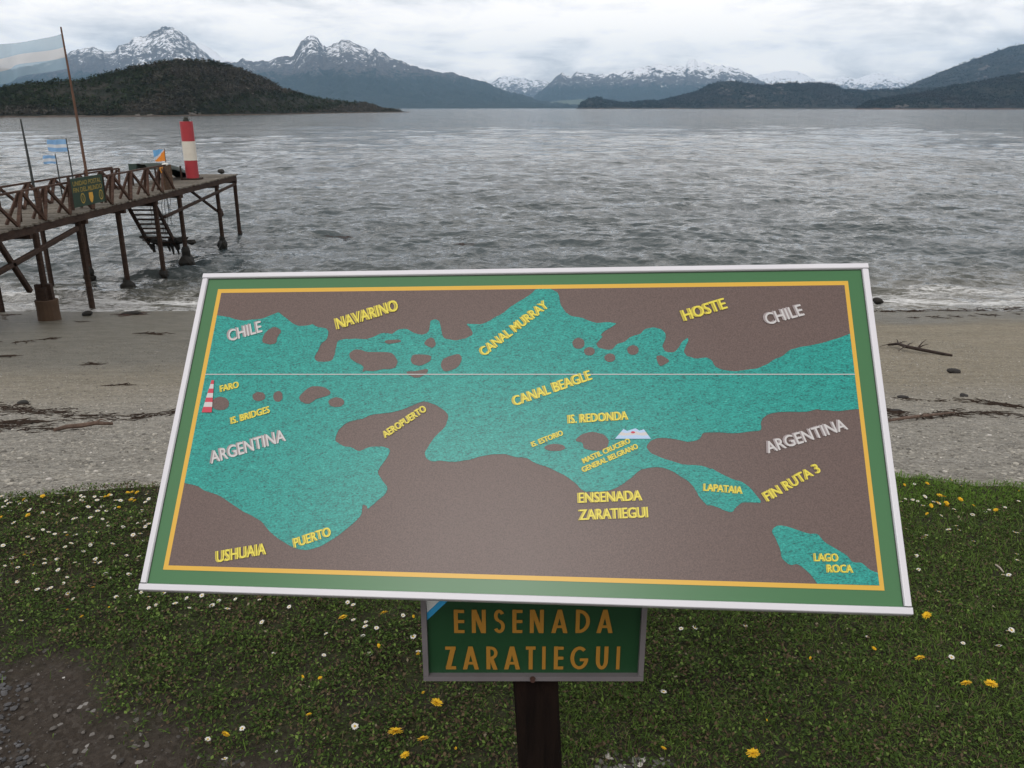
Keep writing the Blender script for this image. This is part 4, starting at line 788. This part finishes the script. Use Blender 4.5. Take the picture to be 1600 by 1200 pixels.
    def rail(a0_, b0_, a1_, b1_, horiz):
        mb = MB(); w_ = fw; L = (a1_-a0_) if horiz else (b1_-b0_)
        prof = [(0, -.018), (0, .002), (.0012, .0042), (w_-.003, .0050), (w_-.0015, .0045), (w_-.0005, .0022), (w_-.0002, .0008)]
        vs = []
        for s in (0, 1):
            for d, c in prof:
                if horiz == 1: a, b = a0_+L*s, b0_+(d if b0_ < BH/2 else w_-d)
                else: a, b = a0_+(d if a0_ < BW/2 else w_-d), b0_+L*s
                vs.append(bp(a, b, c))
        n = len(prof); mb.add(vs, [(i, i+1, n+i+1, n+i) for i in range(n-1)]+[tuple(range(n)), tuple(range(n, 2*n))]); mb.build('frame_rail', AL, t)
    rail(0, 0, BW, 0, 1); rail(0, BH-fw, BW, BH-fw, 1); rail(0, fw+.0006, 0, BH-fw-.0006, 0); rail(BW-fw, fw+.0006, BW-fw, BH-fw-.0006, 0)
    mb = MB()
    for b_ in (fw, BH-fw-.0006):
        for a_ in (.0, BW-fw): mb.add([bp(a_, b_, .0046), bp(a_+fw, b_, .0046), bp(a_+fw, b_+.0007, .0046), bp(a_, b_+.0007, .0046)], [(0, 1, 2, 3)])
    gap = .0011; L0, L1 = fw, BW-fw; K0, K1 = fw+.0006, BH-fw-.0006
    for r_ in (((L0, K1-gap), (L1, K1)), ((L0, K0), (L0+gap, K1)), ((L1-gap, K0), (L1, K1)), ):
        (x0, y0), (x1, y1) = r_; mb.add([bp(x0, y0, .0009), bp(x1, y0, .0009), bp(x1, y1, .0009), bp(x0, y1, .0009)], [(0, 1, 2, 3)])
    mb.build('frame_gap', DK, t)
    # battens behind the panel and the bracket on the post
    for a_ in (.28, .68, 1.04):
        mb = MB(); mb.beam(bp(a_, .02, -.022), bp(a_, BH-.02, -.022), .03, .03, up=tuple(NN)); mb.build('batten', AL, t)
    # name plate
    yP = 1.322; z0_, z1_ = float(on(800, 1059, 1, yP)[2]), .905; xL = float(on(662.5, 1058, 1, yP)[0]); xR = float(on(1004, 1058, 1, yP)[0])
    PG = Mat('plate_green', .38, .4); PG.col(PG.mix(PG.noise(6, 4), (.008, .036, .014), (.012, .052, .020))); PG = PG.m
    mb = MB(); mb.box(((xL+xR)/2, yP+.004, (z0_+z1_)/2), (xR-xL-.01, .004, z1_-z0_-.01)); plate = mb.build('name_plate', PG, t)
    AG = plain('plate_frame_grey', (.125, .115, .122), .45, .4, var=.2, scale=12)
    mb = MB(); fw2 = .0100
    for c_, s_ in ((((xL+xR)/2, z0_+fw2/2), (xR-xL, fw2)), (((xL+xR)/2, z1_-fw2/2), (xR-xL, fw2))): mb.box((c_[0], yP-.002, c_[1]), (s_[0], .016, s_[1]))
    for x_ in (xL+fw2/2, xR-fw2/2): mb.box((x_, yP-.0015, (z0_+z1_)/2), (fw2-.0002, .015, z1_-z0_-2*fw2-.0005))
    mb.build('plate_frame', AG, plate)
    mb = MB(); bx = float(on(832, 1055, 1, yP)[0]); mb.tube([(bx, yP-.010, z0_+.006), (bx, yP-.017, z0_+.006)], [.0055, .0045], 10); mb.build('bolt', plain('rusty_bolt', (.05, .025, .02), .6), plate)
    PO = plain('plate_orange', (.27, .135, .020), .5, .3, var=.06)
    yF = yP+.0005
    def XZ(u, v): p = on(u, v, 1, yF); return float(p[0]), float(p[2])
    def letter(ch, x0, x1, zb, zt, mb):
        H = zt-zb; Wd = x1-x0; sw = H*.148; k = [0]
        def add(ps): k[0] += 1; y_ = yF-.0002*k[0]; mb.add([(x0+px_, y_, zb+pz) for px_, pz in ps], [tuple(range(len(ps)))])
        def bar(a, b, c, d): add([(a, b), (c, b), (c, d), (a, d)])
        def slant(xa, za, xb, zb_, s): add([(xa-s/2, za), (xa+s/2, za), (xb+s/2, zb_), (xb-s/2, zb_)])
        def arc(cx, cz, rx, rz, a0, a1, s, n=16):
            for q in range(n):
                t0 = R_(a0+(a1-a0)*q/n); t1 = R_(a0+(a1-a0)*(q+1)/n); P_ = []
                for t_, rr in ((t0, 1), (t1, 1), (t1, 0), (t0, 0)):
                    P_.append((cx+math.cos(t_)*(rx-(0 if rr else s)), cz+math.sin(t_)*(rz-(0 if rr else s))))
                mb.add([(x0+px_, yF-.0002*(k[0]+1), zb+pz) for px_, pz in P_], [(0, 1, 2, 3)])
            k[0] += 1
        if ch in 'ER': bar(0, 0, sw, H)
        if ch == 'E':
            for z in (0, H/2-sw*.45, H-sw*.9): bar(sw, z, Wd, z+sw*.9)
        if ch == 'N': bar(0, 0, sw, H); bar(Wd-sw, 0, Wd, H); slant(sw*.62, H, Wd-sw*.62, 0, sw*1.15)
        if ch == 'A': slant(sw*.55, 0, Wd/2, H, sw*1.08); slant(Wd-sw*.55, 0, Wd/2, H, sw*1.08); bar(Wd*.27, H*.22, Wd*.73, H*.22+sw*.8)
        if ch == 'Z': bar(0, 0, Wd, sw*.95); bar(0, H-sw*.95, Wd, H); slant(sw*.65, sw*.5, Wd-sw*.65, H-sw*.5, sw*1.25)
        if ch == 'T': bar(0, H-sw*.95, Wd, H); bar(Wd/2-sw/2, 0, Wd/2+sw/2, H-sw*.9)
        if ch == 'I': bar(0, 0, Wd, H)
        if ch == 'D': bar(0, 0, sw, H); arc(sw*.8, H/2, Wd-sw*.8, H/2, -90, 90, sw*.95)
        if ch == 'R': arc(Wd*.42, H*.72, Wd*.58, H*.28, -90, 90, sw*.85, 12); bar(sw, H-sw*.85, Wd*.45, H); bar(sw, H*.44, Wd*.45, H*.44+sw*.85); slant(Wd-sw*.55, 0, Wd*.45, H*.47, sw*1.1)
        if ch == 'U': bar(0, H*.4, sw, H); bar(Wd-sw, H*.4, Wd, H); arc(Wd/2, H*.405, Wd/2, H*.405, 180, 360, sw)
        if ch == 'G': arc(Wd*.5, H/2, Wd*.5, H/2, 48, 352, sw*.95, 24); bar(Wd*.52, H*.36, Wd*.985, H*.36+sw*.85)
        if ch == 'S': arc(Wd*.5, H*.735, Wd*.46, H*.265, 22, 272, sw*.9, 16); arc(Wd*.5, H*.285, Wd*.5, H*.285, 92, -155, sw*.9, 16)
    for row, v0, v1, spans in (('ENSENADA', 989, 952.5, [(340, 402), (446, 530), (576, 643), (688, 748), (792, 875), (920, 1018), (1065, 1150), (1190, 1288)]), ('ZARATIEGUI', 1045.8, 1010, [(290, 352), (392, 488), (533, 600), (638, 734), (768, 826), (865, 886), (935, 992), (1033, 1141), (1185, 1258), (1307, 1328)])):
        mb = MB(); zz0 = XZ(800, v0)[1]; zz1 = XZ(800, v1)[1]
        for ch, (a, b) in zip(row, spans): letter(ch, XZ(620+a/3.81, (v0+v1)/2)[0], XZ(620+b/3.81, (v0+v1)/2)[0], zz0, zz1, mb)
        mb.build('lettering', PO, plate)
    mb = MB(); x, z = XZ(667, 969); xi = xL+fw2+.0002
    zt_ = z1_-fw2-.0002; s = 1.05; w1 = .055
    z += .016; mb.add([(xi, yF, z), (xi, yF, z-.016), (xi+(zt_-z+.016)/s, yF, zt_), (xi+(zt_-z)/s, yF, zt_)], [(0, 1, 2, 3)]); mb.mi = 1
    mb.add([(xi, yF, z+.0003), (xi+(zt_-z)/s-.0003, yF, zt_), (xi, yF, zt_)], [(0, 1, 2)]); mb.build('flag_corner', [plain('corner_blue', (.03, .26, .50), .5), plain('corner_white', (.50, .52, .52), .5)], plate)
    return t
build_sign()
# ================================================================ FLOWERS
def daisy_mesh():
    mb = MB(); r = random.Random(1); n = 15
    for k in range(n):
        a = 2*math.pi*k/n; L = r.uniform(.0085, .0105); w_ = .0017; c, s = math.cos(a), math.sin(a); z = .0016+r.uniform(0, .0012)
        mb.add([(c*.002, s*.002, .001), (c*L*.6-s*w_, s*L*.6+c*w_, z), (c*L, s*L, z*.9), (c*L*.6+s*w_, s*L*.6-c*w_, z)], [(0, 1, 2, 3)])
    mb.mi = 1; mb.tube([(0, 0, 0), (0, 0, .0022), (0, 0, .0030)], [.0030, .0028, .0012], 8)
    mb.mi = 2; mb.tube([(.001, 0, -.03), (0, 0, 0)], [.0008, .0009], 4)
    me_o = mb.build('daisy', [plain('petal_white', (.60, .59, .55), .7, .2, var=.05), plain('daisy_yellow', (.45, .30, .03), .8), plain('stem_green', (.03, .05, .015), .7)]); return me_o
def dandelion_mesh(big=1.0, seed=1, half=False):
    mb = MB(); r = random.Random(seed)
    for ring, (L, el, n) in enumerate(((.0185, .12, 24), (.0155, .42, 20), (.011, .75, 16), (.006, 1.1, 10))):
        for k in range(n):
            a = 2*math.pi*k/n+ring*.1+r.uniform(-.05, .05); l = L*r.uniform(.85, 1.1); e = el+r.uniform(-.12, .12); w_ = .0013; c, s = math.cos(a), math.sin(a)
            p = lambda t_, d: (c*l*t_*math.cos(e)-s*d, s*l*t_*math.cos(e)+c*d, .002+l*t_*math.sin(e)-.0015*t_*t_)
            mb.add([p(.1, 0), p(.6, w_), p(.97, w_*.8), p(1.0, 0), p(.97, -w_*.8), p(.6, -w_)], [(0, 1, 2, 3, 4, 5)])
    return mb
MP = plain('dandelion_yellow', (.66, .40, .015), .7, .2, var=.22, scale=120); MSm = bpy.data.materials.get('stem_green')
def build_flowers():
    dz = daisy_mesh(); MS = bpy.data.materials['stem_green']
    def tr(lst, ox, oy, s): return [(ox+a/s, oy+b/s) for a, b in lst]
    white = tr([(60, 570), (75, 580), (35, 610), (85, 640), (150, 570), (220, 555), (255, 650), (360, 660), (120, 745), (290, 757), (445, 575), (495, 595), (490, 685), (520, 710), (475, 765), (480, 748), (545, 530), (585, 565), (640, 580), (680, 525), (685, 560), (710, 575), (620, 612), (740, 620), (850, 540), (815, 570), (855, 610), (820, 660), (780, 690), (760, 712), (890, 655), (960, 605), (960, 630), (970, 565), (1010, 570), (1110, 550), (1225, 518), (1245, 555), (1215, 575), (1185, 640), (860, 722), (900, 738), (905, 765), (1030, 780), (1090, 705), (1150, 755), (1210, 745), (1215, 780), (1245, 770), (640, 700), (620, 725), (365, 820), (410, 823), (465, 855), (550, 832), (632, 842), (745, 823), (810, 835), (235, 860), (280, 880), (1115, 852), (1175, 850), (1205, 900), (770, 917), (760, 945), (700, 985), (550, 955), (600, 930), (945, 930), (270, 1003), (35, 950), (105, 1040), (105, 1080), (50, 1113), (155, 1122), (375, 1045), (380, 1100), (480, 1050), (630, 1080), (490, 1137), (290, 1175), (800, 1045), (800, 1088), (840, 1090), (1060, 1020), (1165, 1040), (885, 1180), (1015, 1185), (1080, 1183), (20, 530), (100, 575), (170, 585), (405, 550), (700, 540), (930, 520), (1030, 560), (795, 540)], 0, 680, 5.3333)
    white += tr([(115, 58), (240, 110), (293, 95), (325, 100), (425, 32), (400, 55), (560, 75), (690, 30), (460, 155), (430, 122), (730, 147), (825, 148), (860, 97), (885, 112), (930, 145), (978, 197), (935, 222), (1027, 124), (1100, 195), (1170, 150), (1265, 135), (1185, 210), (1330, 205), (1370, 163), (1475, 163), (1425, 230), (1303, 1043), (1410, 1178), (135, 290), (1520, 985)], 0, 900, 4)
    white += tr([(105, 167), (290, 207), (120, 305), (192, 498), (507, 522), (793, 512), (690, 288), (768, 305), (765, 342), (835, 350), (655, 178), (690, 203), (1000, 270), (1065, 407), (1095, 487), (700, 962), (520, 382), (750, 387)], 380, 900, 4)
    white += tr([(815, 355), (900, 350), (1217, 322), (705, 745)], 860, 900, 4)+tr([(865, 112), (418, 392), (1013, 442), (1293, 363), (1237, 460), (1300, 10), (1265, 3), (940, 535), (150, 1190), (1315, 360)], 1250, 900, 4)
    white += [(1414, 782), (1425.6, 783), (1433, 787), (1444, 781), (1458, 786), (1466, 789.6), (1441, 794), (1490, 797.5), (1492.7, 802.5), (1470, 809), (1519, 806), (1539, 803), (1544, 802), (1569, 798), (1590, 787.5), (1415, 831), (1493, 827), (1481, 832.5), (1497, 834), (1446.5, 840), (1439, 845), (1445, 842), (1584, 834), (1589, 835), (1520, 850.6), (1431, 871), (1587, 870), (1589, 878.5), (1434, 895), (1501, 763), (1428, 759), (1407, 788)]
    r = random.Random(8); white += [(r.uniform(330, 1390), 772+130*r.random()**1.5) for _ in range(45)]
    lab = 'small white daisy with open petals growing in the dark lawn'
    r = random.Random(5); first = True
    for u, v in white:
        if v > 1196: continue
        g = ground_at(u, v+2.0); o = dz if first else dz.copy()
        if not first: SC.collection.objects.link(o)
        first = False; k = r.uniform(.72, 1.15); h = r.uniform(.012, .026); o.location = (g[0], g[1]-.0, g[2]+h*.8); o.scale = (k, k, k); o.rotation_euler = (r.uniform(-.45, .35), r.uniform(-.4, .4), r.uniform(0, 6))
        tag(o, lab, 'daisy', 'daisies in the lawn')
    # dandelions: head and stem; the large ones get a label of their own
    protos = [dandelion_mesh(1, s) for s in (1, 2)]; mes = []
    for mb in protos:
        me = bpy.data.meshes.new('flower_head'); me.from_pydata(mb.v, [], mb.f); me.materials.append(MP); mes.append(me)
    mb = MB(); mb.tube([(0, 0, -.001), (.0015, .001, -.02), (0, .003, -.05)], [.0016, .0012, .0014], 6); st = bpy.data.meshes.new('stem'); st.from_pydata(mb.v, [], mb.f); st.materials.append(MS)
    Y = [(69, 784, .9), (40, 789, .9), (46, 814, .9), (3, 817, .8), (208, 777.5, .9), (216, 778, .9), (206, 789, .8), (172, 781, .7), (187.5, 800, .6), (107, 844, .5), (55, 891, .5), (40, 875, .5), (166, 783, .6), (212, 790, .7), (201, 777, .7),
         (147, 926, .5), (107, 961, .45), (172, 957, .4), (130, 972, .5), (354, 1159, .7), (537, 976, .95), (601, 969, .95), (647, 972, .5), (593, 1019, .6), (654, 1032, .6), (501, 1068, .45), (474, 1066, .4), (484, 1127, .55), (662, 1092, .5), (634, 1193, .8), (712, 1179, .4), (1036, 1180, .5), (1197, 1134, .3),
         (1446, 973, .95), (1364, 1022, .5), (1435, 1041, .95), (1265, 1037, .4), (1447, 763, .8), (1412, 764.5, .6), (1466, 783, 1), (1473.5, 785, .9), (1498.5, 789, .95), (1476.7, 795, .95), (1463, 795, .95), (1477, 799.6, .95), (1453, 798, .8), (1519, 797.5, .7), (1554, 805, .8), (1447, 810, .6), (1485, 756, .4), (1590, 774, .5)]
    big = {(682.5, 1112): ('medium dandelion head tilted on its thin pale stem, left of the sign post', 1.1), (619, 1158): ('largest yellow dandelion head, fully open in the dark grass', 1.35), (662, 1169): ('half closed yellow dandelion just right of the largest one', 1.0), (1175, 1192): ('yellow dandelion at the bottom edge of the view, right of the post', 1.1), (1507, 1081): ('left one of two close dandelions in the grass at lower right', 1.0), (1545, 1082): ('right one of two close dandelions in the grass at lower right', 1.15)}
    allf = [(u, v, s, None) for u, v, s in Y]+[(k[0], k[1], s, l) for k, (l, s) in big.items()]
    for i, (u, v, s, l) in enumerate(allf):
        g = ground_at(u, v+2); t = thing('dandelion', l or 'small yellow dandelion head standing low in the dark lawn', 'dandelion', (g[0], g[1], g[2]+.018+.014*min(s, 1)), 'dandelions in the lawn')
        t.rotation_euler = (r.uniform(-.2, .7), r.uniform(-.5, .5), r.uniform(0, 6)); t.scale = (s*(.86 if v > 830 else .68),)*3
        if s < .62: t.scale = (s*.86, s*.5, s*.86)
        link('flower_head', mes[i % 2]).parent = t; link('stem', st).parent = t
build_flowers()
# ================================================================ BEACH FINDS
M_weedr = plain('dry_seaweed', (.036, .025, .019), .9, .1, var=.7, scale=30, bump=.6); M_rock = plain('dark_wet_rock', (.022, .020, .019), .75, .3, var=.5, scale=18, bump=.8)
M_drift = wood('driftwood_dark', (.018, .012, .010), (.055, .038, .030), (6, 1, 1), 5); M_drift2 = wood('driftwood_brown', (.06, .04, .03), (.16, .11, .085), (6, 1, 1), 5)
def wrack(name, label, lines, seed, m):
    """tangled strands of seaweed washed up along a line"""
    r = np.random.default_rng(seed); mb = MB()
    for (u0, v0), (u1, v1), n, spread, sz in lines:
        a = ground_at(u0, v0); b = ground_at(u1, v1)
        for _ in range(n):
            s = r.random(); c = a+(b-a)*s+np.array([r.normal(0, spread*.6), r.normal(0, spread), 0]); c[1] += .05*math.sin(s*23)
            if r.random() > .25+.9*float(vnoise(s*14+u0, v0, seed)): continue
            an = r.normal(0, .9)+math.atan2(b[1]-a[1], b[0]-a[0]); L = sz*r.uniform(.4, 1.4); pts = []
            for k in range(5): x = c[0]+L*(k/4-.5)*math.cos(an+r.normal(0, .2)); y = c[1]+L*(k/4-.5)*math.sin(an)+r.normal(0, L*.08); z = max(float(beach_z(x, y)), ZW)+sz*.02+abs(r.normal(0, sz*.03)); pts.append((x, y, z))
            mb.tube(pts, [sz*.008, sz*.022, sz*.03, sz*.022, sz*.008], 4)
    tag(mb.build(name, m), label, 'seaweed', kind='stuff')
wrack('seaweed', 'brown seaweed wrack strewn in lines across the shingle beach', [
    ((-30, 634), (95, 646), 130, .16, .15), ((90, 650), (215, 655), 90, .13, .13), ((200, 652), (320, 640), 90, .14, .13), ((8, 661), (52, 662), 80, .07, .18), ((-40, 668), (120, 672), 60, .10, .14),
    ((1380, 655), (1500, 646), 110, .09, .13), ((1405, 624), (1490, 627), 60, .07, .12), ((1520, 626), (1600, 638), 110, .13, .14), ((1495, 645), (1600, 650), 70, .14, .12), ((1375, 640), (1405, 645), 50, .06, .16), ((320, 640), (1380, 645), 250, .12, .16),
    ((1370, 487), (1600, 483), 120, .12, .35), ((1420, 496), (1600, 492), 40, .2, .30), ((5, 530), (60, 540), 12, .2, .25), ((225, 521), (260, 523), 14, .08, .35), ((70, 530), (90, 529), 8, .06, .3), ((135, 570), (155, 570), 10, .05, .3), ((175, 602), (205, 602), 10, .05, .22), ((120, 503), (140, 503), 10, .06, .25), ((0, 558), (14, 558), 8, .08, .3)], 4, M_weedr)
wrack('kelp', 'dark reddish kelp floating near the water edge', [((505, 371), (560, 371), 26, .30, .42), ((640, 372), (660, 373), 6, .2, .3), ((700, 384), (740, 382), 22, .3, .36), ((815, 370), (860, 368), 12, .3, .3), ((190, 492), (228, 490), 22, .12, .35), ((0, 493), (26, 492), 16, .1, .28), ((-5, 497), (10, 499), 10, .1, .2)], 6, plain('kelp_red', (.035, .014, .010), .6, .3, var=.6, scale=6))
def rock(u, v, wpx, label, seed, sq=(1, .7, .55), m=None, cat='rock', name='rock'):
    g = ground_at(u, v); s = wpx/2/1290*math.hypot(g[1], 1.6-g[2]); mb = MB(); mb.blob((g[0], g[1], g[2]+s*sq[2]*.55), s, seed, .5, 3, sq); tag(mb.build(name, m or M_rock), label, cat)
rock(1491, 583, 18, 'dark rounded rock alone on the sand right of the map panel', 11)
rock(1506, 620, 15, 'dark flat rock beside the seaweed line on the right', 12, (1, .7, .6))
rock(1412, 622, 16, 'low dark rock close to the panel edge on the right', 13, (1.1, .6, .35))
rock(1396, 643, 16, 'flattest dark rock touching the panel edge at right', 14, (1.1, .6, .3))
rock(136, 493, 13, 'black weedy rock at the foot of a pier post by the water', 15, (1, .8, .6), M_weed)
rock(207, 491, 20, 'low black weedy rock in the wash between the pier and panel', 16, (1.3, .7, .32), M_weed)
rock(1371, 474, 14, 'small black rock in the wash just right of the panel corner', 17, (1, .7, .6), M_weed)
rock(35, 631, 17, 'dark weed covered stone above the seaweed line at far left', 18, (1, .7, .4), M_weed)
def drift(name, label, pts, r0, m, twigs=()):
    mb = MB(); ps = []
    for u, v, dz in pts: g = ground_at(u, v); ps.append((g[0], g[1], g[2]+dz))
    n = len(ps); mb.tube(ps, [r0*(.55+.45*math.sin(math.pi*(i+.6)/n)) for i in range(n)], 7)
    o = thing(name, label, 'driftwood', ps[0]); mb.build('trunk', m, o)
    for (i, du, dv, dz) in twigs:
        g = ground_at(pts[i][0]+du, pts[i][1]+dv); q = MB(); q.tube([ps[i], ((ps[i][0]+g[0])/2, (ps[i][1]+g[1])/2, (ps[i][2]+g[2]+dz)/2+.02), (g[0], g[1], g[2]+dz)], [r0*.5, r0*.3, r0*.12], 5); q.build('twig', m, o)
drift('driftwood', 'long dark branched driftwood pointing down the sand at right', [(1388, 541, .03), (1402, 545, .10), (1415, 549, .09), (1432, 551, .07), (1450, 553, .05), (1470, 555, .03), (1487, 557, .02)], 0.032, M_drift, [(1, -3, -4, .14), (1, 14, -3, .10), (1, -28, -2, .02), (3, 12, -2, .22), (3, 16, 0, .16), (2, 10, -4, .12), (2, -12, 3, .04)])
drift('driftwood', 'reddish brown driftwood stick lying by the panel edge at right', [(1388, 661, .02), (1410, 659, .03), (1435, 656, .03), (1462, 653, .03), (1490, 648, .02)], .013, M_drift2, [(2, 16, 1, .05)])
drift('driftwood', 'pale brown driftwood branch with dark tip below the left seaweed', [(86, 676, .02), (105, 673, .03), (128, 671, .03), (150, 669, .04), (176, 666, .02)], .018, M_drift2, [(3, 18, -2, .05)])
drift('stick', 'short pale stick lying in the lawn at lower right', [(1554, 890, .02), (1560, 895, .022), (1567, 900, .015)], .003, plain('pale_stick', (.30, .26, .22)))
# ================================================================ AIR
def build_haze():
    mb = MB(); x, y0, y1, z0, z1 = 16000, -300, 19800, -9.9, 1300; mb.box((0, (y0+y1)/2, (z0+z1)/2), (2*x, y1-y0, z1-z0))
    m = bpy.data.materials.new('haze'); m.use_nodes = True; nt = m.node_tree; nt.nodes.clear(); o = nt.nodes.new('ShaderNodeOutputMaterial'); v = nt.nodes.new('ShaderNodeVolumePrincipled')
    v.inputs['Color'].default_value = (.41, .68, 1.0, 1); v.inputs['Density'].default_value = HAZE; v.inputs['Anisotropy'].default_value = 0.0; nt.links.new(v.outputs[0], o.inputs['Volume'])
    tag(mb.build('haze', m), 'thin blue air haze over the bay and far mountains', 'haze', kind='stuff')
HAZE = 4.0e-5
build_haze()
